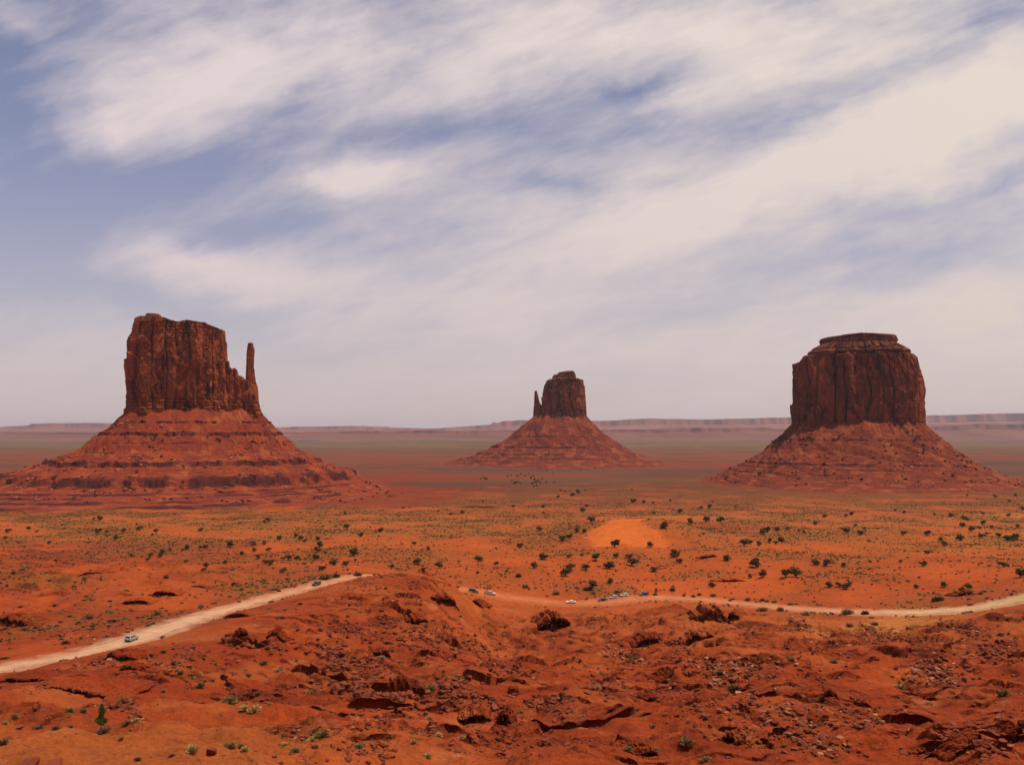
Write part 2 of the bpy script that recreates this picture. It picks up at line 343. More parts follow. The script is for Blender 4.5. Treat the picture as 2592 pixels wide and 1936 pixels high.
    # broken bedrock where the rubble lies
    rm = rough_mask(x, y) + .18 * fbm(x, y, 9, 3, 151) + .10 * fbm(x, y, 3.5, 2, 153); rm = rm + .5 * sstep(.42, .7, fbm(x + 70, y, 34, 4, 155)) * near
    rock = sstep(.25, .5, rm) * clear * np.maximum(near, badl) * sstep(50, 90, y)
    sel = rock > .01
    if np.any(sel):
        xs, ys_ = x[sel] if np.ndim(x) else x, y[sel] if np.ndim(y) else y
        xw = xs + .6 * perlin(xs / 2.2, ys_ / 2.2, 157); yw = ys_ + .6 * perlin(xs / 2.2, ys_ / 2.2, 158)
        b1 = voronoi(xw / 3.6, yw / 5.2, 160); b2 = voronoi(xw / 1.5, yw / 2.1, 161)
        bl = (b1[2] - .35) * 1.5 + b1[4] * (b1[2] - .2) * 1.6 + (b2[2] - .5) * .62 - .35 * sstep(.12, .0, b1[1] - b1[0])
        crev = sstep(.14, .02, b1[1] - b1[0]) * .8 + sstep(.10, .0, b2[1] - b2[0]) * .4
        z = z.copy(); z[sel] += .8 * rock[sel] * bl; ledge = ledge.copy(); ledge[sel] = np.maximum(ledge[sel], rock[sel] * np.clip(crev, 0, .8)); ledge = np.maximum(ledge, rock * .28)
    # road bench
    k = sstep(rw + 13, rw + 1.5, rd)
    z = z * (1 - k) + (rz - 0.16) * k
    if full: return z, dict(over=over * (1 - k), near=near, rd=rd, rw=rw, ledge=ledge, clear=clear, dune=np.exp(-((dx / 62) ** 2) - (((dy + .12 * dx) / 60) ** 2)), mid=mid, badl=badl, t=t)
    return z
_rt = ROAD[:, 0] / ROAD[:, 1]; _o = np.argsort(_rt); ROAD_T = _rt[_o]; ROAD_Y = ROAD[_o, 1]

VIS = {}
def hits(us, vs):
    """first ground point seen through each photo pixel, from the ground sheet itself"""
    us = np.atleast_1d(np.asarray(us, float)); vs = np.atleast_1d(np.asarray(vs, float)); out = []
    ts, ys, Q = VIS['ts'], VIS['ys'], VIS['Q']
    for u, v in zip(us, vs):
        t, zt = pix_dir(u, v); j = int(np.clip(np.searchsorted(ts, t), 1, len(ts) - 1)); q = Q[:, j]
        i = int(np.clip(np.searchsorted(q, zt), VIS['i0'] + 1, len(ys) - 1)); q0, q1 = q[i - 1], q[i]
        f = 0.5 if q1 <= q0 else np.clip((zt - q0) / (q1 - q0), 0, 1); D = ys[i - 1] + (ys[i] - ys[i - 1]) * f
        out.append((t * D, D))
    out = np.array(out); z = H(out[:, 0], out[:, 1]); return np.column_stack([out, z])
# ------------------------------------------------------------------ mesh helpers
def tag(o, label=None, cat=None, group=None, kind=None):
    if label: o['label'] = label
    if cat: o['category'] = cat
    if group: o['group'] = group
    if kind: o['kind'] = kind
    return o
def mesh_np(name, verts, faces, mat, col=None, smooth=True, parent=None, link=True):
    verts = np.ascontiguousarray(verts, np.float32); faces = np.ascontiguousarray(faces, np.int32)
    me = bpy.data.meshes.new(name); k = faces.shape[1]
    me.vertices.add(len(verts)); me.vertices.foreach_set('co', verts.ravel())
    me.loops.add(faces.size); me.loops.foreach_set('vertex_index', faces.ravel())
    me.polygons.add(len(faces)); me.polygons.foreach_set('loop_start', np.arange(0, faces.size, k, dtype=np.int32))
    me.polygons.foreach_set('use_smooth', np.full(len(faces), smooth))
    me.update(calc_edges=True)
    if col is not None:
        a = me.color_attributes.new('Col', 'FLOAT_COLOR', 'POINT')
        c4 = np.ones((len(verts), 4), np.float32); c4[:, :3] = col; a.data.foreach_set('color', c4.ravel())
    me.materials.append(mat)
    o = bpy.data.objects.new(name, me)
    if link: sc.collection.objects.link(o)
    if parent: o.parent = parent
    return o
def grid_faces(nr, nc, wrap=False):
    i = np.arange(nr - 1)[:, None] * nc; j = np.arange(nc if wrap else nc - 1)[None]
    jn = (j + 1) % nc
    return np.stack([i + j, i + jn, i + nc + jn, i + nc + j], -1).reshape(-1, 4)
def empty(name, loc, rz=0.0):
    o = bpy.data.objects.new(name, None); sc.collection.objects.link(o); o.location = loc; o.rotation_euler = (0, 0, rz)
    o.empty_display_size = 0.5; return o
def kids(o): return [c for c in bpy.data.objects if c.parent == o]
class Proto:
    """a thing and its parts, copied without operators"""
    def __init__(s, root, children): s.root = root; s.children = children; s.used = False
    def place(s, loc, rz=0.0, scale=(1, 1, 1), name=None, tilt=(0, 0)):
        if not s.used: r = s.root; s.used = True
        else:
            r = s.root.copy(); sc.collection.objects.link(r)
            for k in list(r.keys()): del r[k]
            for ch, subs in s.children:
                c = ch.copy(); sc.collection.objects.link(c); c.parent = r
                for sb in subs:
                    d = sb.copy(); sc.collection.objects.link(d); d.parent = c
        r.location = loc; r.rotation_euler = (tilt[0], tilt[1], rz); r.scale = scale
        return r

# ------------------------------------------------------------------ materials
def new_mat(name, rough=0.95, spec=0.1):
    m = bpy.data.materials.new(name); m.use_nodes = True
    b = m.node_tree.nodes['Principled BSDF']; b.inputs['Roughness'].default_value = rough
    b.inputs['Specular IOR Level'].default_value = spec
    return m, m.node_tree.nodes, m.node_tree.links, b
def rock_mat(name, attr=True, color=(.3, .06, .02), scales=((0.06, .5), (0.9, .35)), bump=((0.25, 1.0), (1.5, .3)), dist=1.0, zstretch=1.0, sat_var=True):
    m, N, L, b = new_mat(name)
    geo = N.new('ShaderNodeNewGeometry'); mp = N.new('ShaderNodeMapping'); mp.inputs['Scale'].default_value = (1, 1, zstretch)
    L.new(geo.outputs['Position'], mp.inputs[0])
    if attr:
        a = N.new('ShaderNodeAttribute'); a.attribute_name = 'Col'; cur = a.outputs['Color']
    else:
        a = N.new('ShaderNodeRGB'); a.outputs[0].default_value = (*color, 1); cur = a.outputs[0]
    for s, k in scales:
        n = N.new('ShaderNodeTexNoise'); n.inputs['Scale'].default_value = s; n.inputs['Detail'].default_value = 6; n.inputs['Roughness'].default_value = .65
        L.new(mp.outputs[0], n.inputs['Vector'])
        mr = N.new('ShaderNodeMapRange'); mr.inputs[1].default_value = .25; mr.inputs[2].default_value = .75
        mr.inputs[3].default_value = 1 - k; mr.inputs[4].default_value = 1 + k; L.new(n.outputs['Fac'], mr.inputs[0])
        vm = N.new('ShaderNodeVectorMath'); vm.operation = 'SCALE'; L.new(cur, vm.inputs[0]); L.new(mr.outputs[0], vm.inputs['Scale']); cur = vm.outputs[0]
    L.new(cur, b.inputs['Base Color'])
    hsum = None
    for s, k in bump:
        n = N.new('ShaderNodeTexNoise'); n.inputs['Scale'].default_value = s; n.inputs['Detail'].default_value = 7; n.inputs['Roughness'].default_value = .6
        L.new(mp.outputs[0], n.inputs['Vector'])
        mm = N.new('ShaderNodeMath'); mm.operation = 'MULTIPLY_ADD'; L.new(n.outputs['Fac'], mm.inputs[0]); mm.inputs[1].default_value = k
        if hsum is not None: L.new(hsum, mm.inputs[2])
        else: mm.inputs[2].default_value = 0
        hsum = mm.outputs[0]
    bp = N.new('ShaderNodeBump'); bp.inputs['Strength'].default_value = 1.0; bp.inputs['Distance'].default_value = dist
    L.new(hsum, bp.inputs['Height']); L.new(bp.outputs[0], b.inputs['Normal'])
    return m
def plain_mat(name, color, rough=.9, spec=.2, metal=0.0, noise=0.0, nscale=3.0):
    m, N, L, b = new_mat(name, rough, spec); b.inputs['Base Color'].default_value = (*color, 1); b.inputs['Metallic'].default_value = metal
    if noise:
        tc = N.new('ShaderNodeTexCoord'); n = N.new('ShaderNodeTexNoise'); n.inputs['Scale'].default_value = nscale; n.inputs['Detail'].default_value = 4
        L.new(tc.outputs['Object'], n.inputs['Vector'])
        mr = N.new('ShaderNodeMapRange'); mr.inputs[1].default_value = .3; mr.inputs[2].default_value = .7; mr.inputs[3].default_value = 1 - noise; mr.inputs[4].default_value = 1 + noise
        L.new(n.outputs['Fac'], mr.inputs[0])
        vm = N.new('ShaderNodeVectorMath'); vm.operation = 'SCALE'; vm.inputs[0].default_value = color; L.new(mr.outputs[0], vm.inputs['Scale'])
        L.new(vm.outputs[0], b.inputs['Base Color'])
    return m
M_ground = rock_mat('red_earth', scales=((0.03, .18), (0.35, .22), (2.2, .3)), bump=((0.5, .9), (3.0, .5)), dist=.5)
M_road = rock_mat('dusty_road', scales=((0.08, .1), (0.9, .12)), bump=((0.8, .2),), dist=.15)
M_cliff = rock_mat('sandstone_cliff', scales=((0.02, .25), (0.12, .3)), bump=((0.08, 2.0), (0.4, .7)), dist=1.6, zstretch=.45)
M_talus = rock_mat('talus_slope', scales=((0.015, .15), (0.12, .28)), bump=((0.1, 1.5), (0.45, .6)), dist=1.5)
M_far = rock_mat('far_mesa_rock', scales=((0.0008, .25),), bump=((0.003, 30),), dist=1.0)
M_rock = rock_mat('boulder_rock', attr=False, color=(.155, .036, .017), scales=((0.25, .35), (2.5, .25)), bump=((2.0, .3), (8.0, .1)), dist=.3)
M_slab = rock_mat('pale_slab_rock', attr=False, color=(.27, .10, .048), scales=((0.25, .35), (2.5, .25)), bump=((2.0, .3), (8.0, .1)), dist=.3)
M_rocks = rock_mat('loose_rock', scales=((0.4, .3),), bump=((2.0, .3),), dist=.3)
M_scrub = rock_mat('scrub_leaves', scales=((1.0, .25),), bump=((2.0, .1),), dist=.1)

# ------------------------------------------------------------------ ground colours (albedo), interpolated in the same survey space
K_AL = 0.485
CP = []      # u, v, D, sRGB as it looks lit
def cc(u, D, c): CP.append(((u - CU) / F * 3.0, math.log(D), np.array(srgb(*c)) * K_AL * np.array([1, 1.12, .95])))
red = (172, 66, 28); red2 = (160, 58, 24); tanr = (176, 84, 38); orange = (205, 92, 38); brown = (150, 80, 40)
for u in range(-900, 3500, 300):
    left = u < 700
    cc(u, 20, tanr); cc(u, 66, tanr if left else red); cc(u, 85, (178, 80, 36) if left else red); cc(u, 120, red); cc(u, 170, red2); cc(u, 230, red)
    cc(u, 300, (172, 68, 30) if u < 1200 else (176, 74, 34)); cc(u, 370, (186, 84, 42)); cc(u, 430, (196, 84, 38) if u > 1200 else (182, 82, 42))
    cc(u, 520, (200, 88, 38) if u > 700 else (178, 78, 40)); cc(u, 620, (192, 92, 42) if u > 700 else (172, 76, 44)); cc(u, 750, (186, 98, 48))
    cc(u, 900, (184, 100, 52)); cc(u, 1100, (170, 88, 46) if u < 700 else (172, 90, 48)); cc(u, 1350, (146, 60, 32) if u < 900 else (150, 80, 44))
    cc(u, 1700, (150, 60, 34) if u < 1300 else (138, 72, 44)); cc(u, 2100, (146, 68, 42)); cc(u, 2400, (136, 76, 52)); cc(u, 2900, (158, 68, 46)); cc(u, 3600, (160, 74, 52))
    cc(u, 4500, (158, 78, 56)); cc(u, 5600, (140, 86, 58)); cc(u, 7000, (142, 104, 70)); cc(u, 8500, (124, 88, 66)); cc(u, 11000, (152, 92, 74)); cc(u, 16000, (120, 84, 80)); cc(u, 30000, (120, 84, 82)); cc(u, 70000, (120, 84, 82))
cc(2200, 350, (205, 120, 62)); cc(2592, 1000, (200, 120, 50)); cc(2450, 600, (196, 108, 46)); cc(2500, 700, (200, 115, 48)); cc(1800, 1000, (190, 112, 56)); cc(2100, 1300, (176, 100, 52))
cc(1250, 430, (214, 98, 40)); cc(1850, 470, (208, 86, 38)); cc(1850, 440, (208, 90, 40)); cc(0, 420, (164, 66, 38)); cc(150, 480, (162, 66, 40)); cc(1750, 800, (176, 68, 36))
_cp = np.array([(a, b) for a, b, c in CP]); _cc = np.array([c for a, b, c in CP])
def color_grid():
    tt, ss = np.meshgrid(GT * 3.0, GS); acc = np.zeros(tt.shape + (3,)); W = np.zeros(tt.shape)
    for (a, b), c in zip(_cp, _cc):
        w = 1.0 / (((tt - a) * 0.55) ** 2 + ((ss - b) * 1.6) ** 2 + 0.004) ** 2.2
        W += w; acc += w[..., None] * c
    return acc / W[..., None]
GC = color_grid()
A_ = lambda *c: np.array(srgb(*c)) * K_AL * np.array([1, 1.12, .95])
def poly_sdf(x, y, poly):
    shp = x.shape; out = np.full(x.size, -9.0); xr_, yr_ = x.ravel(), y.ravel()
    lo = poly.min(0) - 16; hi = poly.max(0) + 16
    ii = np.where((xr_ > lo[0]) & (xr_ < hi[0]) & (yr_ > lo[1]) & (yr_ < hi[1]))[0]
    px, py = xr_[ii], yr_[ii]; inside = np.zeros(len(ii), bool); dist = np.full(len(ii), 99.0)
    for a, b in zip(poly, np.roll(poly, -1, 0)):
        e = b - a; tt = np.clip(((px - a[0]) * e[0] + (py - a[1]) * e[1]) / (e @ e), 0, 1)
        dist = np.minimum(dist, np.hypot(px - a[0] - tt * e[0], py - a[1] - tt * e[1]))
        cr = ((a[1] > py) != (b[1] > py)) & (px < (b[0] - a[0]) * (py - a[1]) / (b[1] - a[1] + 1e-9) + a[0]); inside ^= cr
    out[ii] = np.where(inside, dist, -dist); return out.reshape(shp)
def _pp(pts, D0, D1):
    '''sand patch outline on the dune (metres)'''
    o = []
    for u, v in pts:
        t, zt = pix_dir(u, v); Ds = np.linspace(D0, D1, 900); h = H(t * Ds, Ds); k = np.argmax(h > zt * Ds) if (h > zt * Ds).any() else int(np.argmax(h / Ds)); o.append((t * Ds[k], Ds[k]))
    return np.array(o)
DUNE_POLYS = [(_pp([(1481, 1352), (1500, 1340), (1530, 1324), (1552, 1313), (1585, 1309.5), (1628, 1309.5), (1627, 1328), (1640, 1333), (1665, 1346), (1677, 1355), (1680, 1366), (1690, 1376), (1694, 1386), (1668, 1384), (1600, 1383), (1590, 1376), (1560, 1374), (1545, 1383), (1510, 1385), (1497, 1372), (1490, 1360)], 560, 860), 1.2)]
def ground_color(x, y, z, info):
    t = x / np.maximum(y, 2); s = np.log(np.maximum(y, 2))
    wx = fbm(x, y, 120, 2, 201) * 0.02; ws = fbm(x, y, 120, 3, 203) * 0.05 + fbm(x / np.maximum(y, 1) * 6, s * 9, 1.0, 3, 207) * .06 * sstep(900, 2000, y)
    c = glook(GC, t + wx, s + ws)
    mixc = lambda c, k, col: c * (1 - k[..., None]) + col * k[..., None]
    near = info['near']
    # foreground: pale tan streaks and deeper red patches
    n1 = fbm(x, y, 28, 4, 211); n2 = fbm(x + 50, y, 7, 3, 215)
    c = mixc(c, near * 0.55 * sstep(.1, .6, n1), A_(150, 50, 22)); c = mixc(c, near * .5 * sstep(.15, .6, -n1), A_(190, 92, 46))
    c = mixc(c, near * 0.42 * sstep(.5, .95, fbm(x, y * 1.0, 14, 4, 221) + .1 * n2), A_(206, 118, 78))
    strat = np.sin((z - fbm(x, y, 60, 2, 71) * 2.2 - 0.02 * x) * 2.6 + n2 * 1.2)
    c = mixc(c, near * .3 * sstep(.3, 1, strat) * sstep(-.2, .3, n1), A_(140, 52, 26))
    c = mixc(c, info['ledge'] * .72, A_(88, 34, 24))  # ledge faces and crevices: dark rock, deepened in colour to stand for shade
    c = c * (1 + .10 * near[..., None])
    # mid plain: scrub-green and bare orange patches
    m = (1 - near)
    g1 = fbm(x, y * 0.7, 70, 4, 231); g2 = fbm(x, y, 9, 3, 235)
    mm = m * sstep(2600, 1200, y)
    c = mixc(c, mm * .48 * sstep(-.05, .5, g1 + g2 * .35), A_(156, 92, 42))
    c = mixc(c, mm * .6 * sstep(.1, .6, -g1 + g2 * .3), A_(214, 92, 38))
    sp = fbm(x, y, 3.0, 2, 237); c = mixc(c, mm * .5 * sstep(.25, .55, sp) * sstep(-.4, .2, g1), A_(110, 70, 34))
    c = mixc(c, info['badl'] * .5 * sstep(0, .5, fbm(x, y, 40, 3, 239)), A_(168, 64, 44))
    lum = c.mean(-1, keepdims=True); kk = (mm * .9)[..., None]; c = c * (1 - kk) + c * np.array([.97, .92, .86]) * kk
    # the plain right of the West Mitten is a smooth dark red apron; grey scrub flats beyond
    fa = sstep(1300, 2200, y)
    st = fbm(x * .25, y, 260, 4, 241)
    c = mixc(c, fa * .55 * sstep(.1, .6, st) * sstep(30000, 9000, y), A_(118, 96, 70)); c = mixc(c, fa * .5 * sstep(.1, .6, -st) * sstep(30000, 9000, y), A_(176, 78, 50))
    c = c * (1 - .16 * sstep(1150, 1700, y) * sstep(9000, 4500, y))[..., None]
    c = mixc(c, .85 * red_apron(x, y), A_(152, 56, 29) * (1 + .15 * np.clip(st, -1, 1))[..., None] if False else A_(152, 56, 29))
    bnd = fbm(x * .35 + 900, y, 330, 5, 271, .65); c = mixc(c, .7 * sstep(.15, .5, bnd) * sstep(1300, 1900, y) * sstep(40000, 12000, y), A_(86, 66, 50))
    for poly, wd in DUNE_POLYS:
        dk = sstep(-5, 2.5, poly_sdf(x + fbm(x, y, 14, 3, 251) * wd * 2.2, y + fbm(x, y, 14, 3, 253) * wd * 4, poly)); c = mixc(c, dk, A_(236, 112, 46))
    # bare sand drift right of the parked cars
    cx, cy = 0.235, 462; dd = np.exp(-(((t - cx) / .1) ** 2 + ((y - cy) / 38) ** 2)); c = mixc(c, sstep(.3, .6, dd + .15 * g1), A_(212, 90, 38))
    # dusty shoulders of the road
    k = sstep(info['rw'] + 5.5, info['rw'] + .3, info['rd'] + fbm(x, y, 6, 3, 261) * 2.5)
    c = mixc(c, k * .7, road_color(x, y))
    return np.clip(c, 0.004, .9)
def red_apron(x, y):
    '''bare red flats that run out to the right of the left butte'''
    t = x / np.maximum(y, 1); e = fbm(x, y * .6, 130, 4, 281)
    return sstep(1120, 1230, y - 420 * np.clip(t + .28, 0, .3) + 90 * e) * sstep(2500, 2050, y + 160 * e) * sstep(-.02, -.12, t + .05 * e)
def road_color(x, y):
    t = x / np.maximum(y, 1)
    stops = np.array([-.75, -.35, -.2, -.12, -.04, .1, .35, .46, .62]); cols = np.array([srgb(*c) for c in ((222, 164, 122), (238, 182, 142), (230, 150, 104), (232, 154, 106), (226, 124, 68), (220, 124, 74), (232, 150, 106), (236, 182, 134), (230, 182, 130))]) * .50
    return np.stack([np.interp(t, stops, cols[:, i]) for i in range(3)], -1)

# ------------------------------------------------------------------ ground sheet
def build_ground():
    ys = [2.0]
    while ys[-1] < 62000:
        y = ys[-1]
        if y < 56: dy = max(.35, y * .05)
        else:
            zz = abs(float(base_z(np.array([0.0]), np.array([y]))[0])); dy = min(0.36 * y * y / (zz * 870), .05 * y)
        ys.append(y + dy)
    ys = np.array(ys)
    c0 = np.arange(-0.63, 0.6301, 0.95e-3); side = 0.63 + (1.5 - .63) * (np.linspace(0, 1, 90)[1:]) ** 1.3
    ts = np.concatenate([-side[::-1], c0, side])
    T, Yg = np.meshgrid(ts, ys); X = T * Yg
    Z, info = H(X, Yg, True)
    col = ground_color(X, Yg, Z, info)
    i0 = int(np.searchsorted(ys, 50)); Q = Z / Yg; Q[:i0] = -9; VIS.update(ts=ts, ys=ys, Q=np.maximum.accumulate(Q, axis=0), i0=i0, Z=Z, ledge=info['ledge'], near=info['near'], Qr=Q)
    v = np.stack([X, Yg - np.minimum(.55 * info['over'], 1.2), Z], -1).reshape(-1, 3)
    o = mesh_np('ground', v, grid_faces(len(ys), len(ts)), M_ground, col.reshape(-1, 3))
    tag(o, kind='structure'); print('ground', T.shape)
build_ground()

def build_road():
    P = catmull(_rp, 40); d = np.gradient(P[:, :2], axis=0); n = np.stack([-d[:, 1], d[:, 0]], -1); n /= np.linalg.norm(n, axis=1)[:, None]
    s = np.cumsum(np.r_[0, np.hypot(*np.diff(P[:, :2], axis=0).T)])
    k = np.linspace(-1, 1, 25)
    wob = np.where(k[None] > 0, fbm(s, s * 0, 9, 3, 301)[:, None], fbm(s, s * 0 + 40, 9, 3, 303)[:, None]) * 1.3
    off = k[None] * (P[:, 3][:, None] + wob)
    x = P[:, 0][:, None] + n[:, 0][:, None] * off; y = P[:, 1][:, None] + n[:, 1][:, None] * off
    z = P[:, 2][:, None] - 0.03 - 0.25 * np.abs(k[None]) ** 8
    rut = np.exp(-((np.abs(off) - 1.6) / .5) ** 2)
    z = z - .03 * rut + 0 * x
    c = road_color(x, y) * (1 + .10 * fbm(s[:, None] + 0 * off, off * 6, 9, 3, 305))[..., None] * (1 + .06 * rut)[..., None]
    c = c * (1 - .28 * (np.abs(k[None]) ** 3)[..., None]) * (1 - .16 * rut)[..., None]; c = c * (1 + .14 * fbm(x, y, 5, 3, 307))[..., None]; eg = (sstep(.72, 1, np.abs(k[None]) + .25 * fbm(x, y, 3.5, 3, 309)) * .55)[..., None]; c = c * (1 - eg) + A_(186, 84, 44) * eg
    o = mesh_np('road', np.stack([x, y, z + 0 * x], -1).reshape(-1, 3), grid_faces(len(P), len(k)), M_road, c.reshape(-1, 3))
    tag(o, kind='structure')
build_road()

# ------------------------------------------------------------------ rocks
def hull_rock(seed, n=26, sq=(1, 1, .75), jag=.25):
    rnd = random.Random(seed); bm = bmesh.new()
    for i in range(n):
        p = Vector((rnd.uniform(-1, 1), rnd.uniform(-1, 1), rnd.uniform(-1, 1)))
        p = p / max(abs(p.x), abs(p.y), abs(p.z)) if rnd.random() < .5 else p.normalized()
        p *= rnd.uniform(1 - jag, 1); bm.verts.new((p.x * sq[0] * .5, p.y * sq[1] * .5, p.z * sq[2] * .5 + sq[2] * .3))
    r = bmesh.ops.convex_hull(bm, input=bm.verts)
    bmesh.ops.delete(bm, geom=[g for g in r['geom_interior'] if isinstance(g, bmesh.types.BMVert)], context='VERTS')
    bmesh.ops.triangulate(bm, faces=bm.faces)
    bm.verts.index_update()
    v = np.array([tuple(x.co) for x in bm.verts]); f = np.array([[q.index for q in fc.verts] for fc in bm.faces])
    bm.free(); return v, f
ROCKV = [hull_rock(i, 20 + i, (1, 1, .8) if i % 3 else (1.25, .9, .55), .28) for i in range(9)]
SLABV = [hull_rock(40 + i, 16, (1.5, 1.0, .28), .15) for i in range(5)]
def tile(protos, pos, size, rz, squash=None, tilt=None, rng=None):
    """many copies merged into one array"""
    V = []; Fc = []; idx = []; base = 0
    rng = rng or np.random.RandomState(1)
    which = rng.randint(0, len(protos), len(pos))
    for k, (v, f) in enumerate(protos):
        m = np.where(which == k)[0]
        if not len(m): continue
        c = np.cos(rz[m])[:, None]; s_ = np.sin(rz[m])[:, None]; S = size[m][:, None]
        x = v[None, :, 0] * S; y = v[None, :, 1] * S; z = v[None, :, 2] * S * (squash[m][:, None] if squash is not None else 1)
        if tilt is not None:
            tt = tilt[m][:, None]; y, z = y * np.cos(tt) - z * np.sin(tt), y * np.sin(tt) + z * np.cos(tt)
        X = x * c - y * s_ + pos[m, 0][:, None]; Y = x * s_ + y * c + pos[m, 1][:, None]; Z = z + pos[m, 2][:, None]
        V.append(np.stack([X, Y, Z], -1).reshape(-1, 3)); n = len(v)
        Fc.append((f[None] + (np.arange(len(m)) * n)[:, None, None] + base).reshape(-1, 3)); idx.append(np.repeat(m, n)); base += n * len(m)
    return np.concatenate(V), np.concatenate(Fc), np.concatenate(idx)

# ------------------------------------------------------------------ buttes
CL = lambda *c: np.array(srgb(*c)) * .62 * np.array([1, 1.08, .95])
def butte_relief(u, z, seed, k=1.0, s=1.0):
    """outward displacement of a jointed sandstone wall: pilasters, slabs and cracks (u along the wall, z up)"""
    w1 = u / (23 * s) + .45 * perlin(z / (80 * s), u / 60, seed) ; i1 = np.floor(w1); f1 = w1 - i1
    d = (_h(i1, i1 * 0, seed + 3) - .5) * 8.0 * s + (1 - np.abs(2 * f1 - 1) ** 5) * 2.2 * s
    e1 = np.minimum(f1, 1 - f1) * 23 * s; d -= 5.5 * s * np.exp(-(e1 / (1.1 * s)) ** 2) * (_h(np.round(w1), i1 * 0, seed + 4) > .35) * sstep(-.5, .0, fbm(u, z, 60 * s, 2, seed + 8))
    w2 = u / (8.5 * s) + .5 * perlin(z / (30 * s), u / 30, seed + 5); i2 = np.floor(w2); f2 = w2 - i2
    d += (_h(i2, np.floor(z / (45 * s) + _h(i2, i2 * 0, seed + 9) * 3), seed + 6) - .5) * 2.6 * s + (1 - np.abs(2 * f2 - 1) ** 6) * .6 * s
    a, b, c, ox, oy = voronoi(u / (24 * s) + .2 * perlin(u / 20, z / 20, seed), z / (42 * s), seed + 20)
    d += (c - .5) * 5.0 * s + (oy * 19 * (_h(np.floor(c * 997), np.floor(c * 331), 5) - .25) - ox * 9.0 * (_h(np.floor(c * 499), np.floor(c * 77), 6) - .5)) * s
    a, b, c, ox, oy = voronoi(u / (9 * s) + 9, z / (15 * s), seed + 30)
    d += ((c - .5) * 2.4 + (c - .35) * oy * 7.0 - (c - .5) * ox * 4.0) * s
    d += fbm(u, z * .6, 7 * s, 4, seed + 40, .6) * 1.3 * s
    return (d - np.percentile(d, 82)) * k
FACE = {}
def face(cx, D, k=1.0):
    """turn a butte so that its broad side looks back at the lookout"""
    FACE.update(cx=cx, D=D, a=-math.atan2(cx, D), k=k)
def turned(x, y):
    a = FACE['a']; dx = (x - FACE['cx']) * math.cos(a) * FACE['k']; dy = y - FACE['D']
    return FACE['cx'] + dx * math.cos(a) - dy * math.sin(a), FACE['D'] + dx * math.sin(a) + dy * math.cos(a)
def cliff(name, D, prof, b_of_z, ztop, zbase, parent, seed, mat=M_cliff, n_exp=3.2, nth=760, nz=210, ncap=26, k=1.0, s=1.0, beds=(), zref=None, basecol=None, yoff=0.0, bed_rand=.5, varn=1.0):
    """prof: [(v, uL, uR)] silhouette from the photograph at depth D; ztop(x), zbase(x) in metres"""
    m = D / F; pv = np.array(sorted([(CV0(v, D), (uL - CU) * m, (uR - CU) * m) for v, uL, uR in prof]))
    xl = lambda z: np.interp(z, pv[:, 0], pv[:, 1]); xr = lambda z: np.interp(z, pv[:, 0], pv[:, 2])
    th = np.pi / 2 + np.linspace(0, 2 * np.pi, nth, endpoint=False)      # starts at the back
    # denser on the viewer's side
    th = th + .35 * np.sin(th - np.pi / 2)
    c, s_ = np.cos(th), np.sin(th); ex = np.sign(c) * np.abs(c) ** (2 / n_exp); ey = np.sign(s_) * np.abs(s_) ** (2 / n_exp)
    zr = zref if zref is not None else (pv[0, 0] + pv[-1, 0]) / 2
    w0 = (xr(zr) - xl(zr)) / 2; c0 = (xr(zr) + xl(zr)) / 2; x0 = c0 + w0 * ex
    b0 = b_of_z(zr)
    arc = np.cumsum(np.r_[0, np.hypot(np.diff(w0 * ex), np.diff(b0 * ey))])
    zt = ztop(x0); zb = zbase(x0)
    r = np.linspace(0, 1, nz)[:, None]
    z = zb[None] + (zt - zb)[None] * r
    W = (xr(z) - xl(z)) / 2; Cx = (xr(z) + xl(z)) / 2; B = b_of_z(z)
    nx = np.sign(ex) * np.abs(ex) ** (n_exp - 1) / w0; ny = np.sign(ey) * np.abs(ey) ** (n_exp - 1) / b0
    nl = np.hypot(nx, ny); nx /= nl; ny /= nl
    u = arc[None] + 0 * z
    d = butte_relief(u, z, seed, k, s)
    side = np.abs(nx)[None] ** 3
    d = d * (1 - .7 * side)
    for zc, h, dep in beds:         # thin horizontal beds
        q = (z - zc - 2.2 * h * fbm(u, u * 0 + zc, 45 * s, 3, seed + 66)) / h
        d -= dep * np.exp(-q ** 2) * (bed_rand + (1 - bed_rand) * sstep(-.15, .15, fbm(u, z * 0 + zc * 3, 35, 2, seed + 60)))
    x = Cx + W * ex + d * nx; y = D + yoff + B * ey + d * ny
    # crown
    rows = [np.stack([x, y, z], -1)]
    xt, yt, ztt = x[-1], y[-1], z[-1]; cx, cy = Cx[-1], D + yoff
    for q in np.linspace(.985, 0, ncap):
        xx = cx + (xt - cx) * q; yy = cy + (yt - cy) * q
        zz = ztop(xx) + fbm(xx, yy, 16 * s, 3, seed + 70) * 1.3 * s * min(1, (1 - q) * 8) + (1.6 * s * (1 - q))
        rows.append(np.stack([xx, yy, zz], -1)[None])
    P = np.concatenate(rows, 0); nr = P.shape[0]; P[..., 0], P[..., 1] = turned(P[..., 0], P[..., 1])
    # rock colour: red brown with dark varnish streaks and fresh orange scars (real stains)
    bc = basecol if basecol is not None else CL(150, 70, 42)
    col = np.tile(bc, (nr, nth, 1)).astype(float)
    zz = P[..., 2]; uu = np.tile(arc, (nr, 1))
    vs = fbm(uu, zz * .22, 20 * s, 4, seed + 80, .6); col *= (1 - .55 * varn * sstep(.05, .6, vs))[..., None]; vs2 = fbm(uu + 99, zz * .5, 30 * s, 4, seed + 84, .6); hk = (.45 * sstep(.15, .6, vs2))[..., None]; col = col * (1 - hk) + CL(184, 92, 58) * hk
    _, _, cid, _, _ = voronoi(uu / (15 * s), zz / (34 * s), seed + 20)
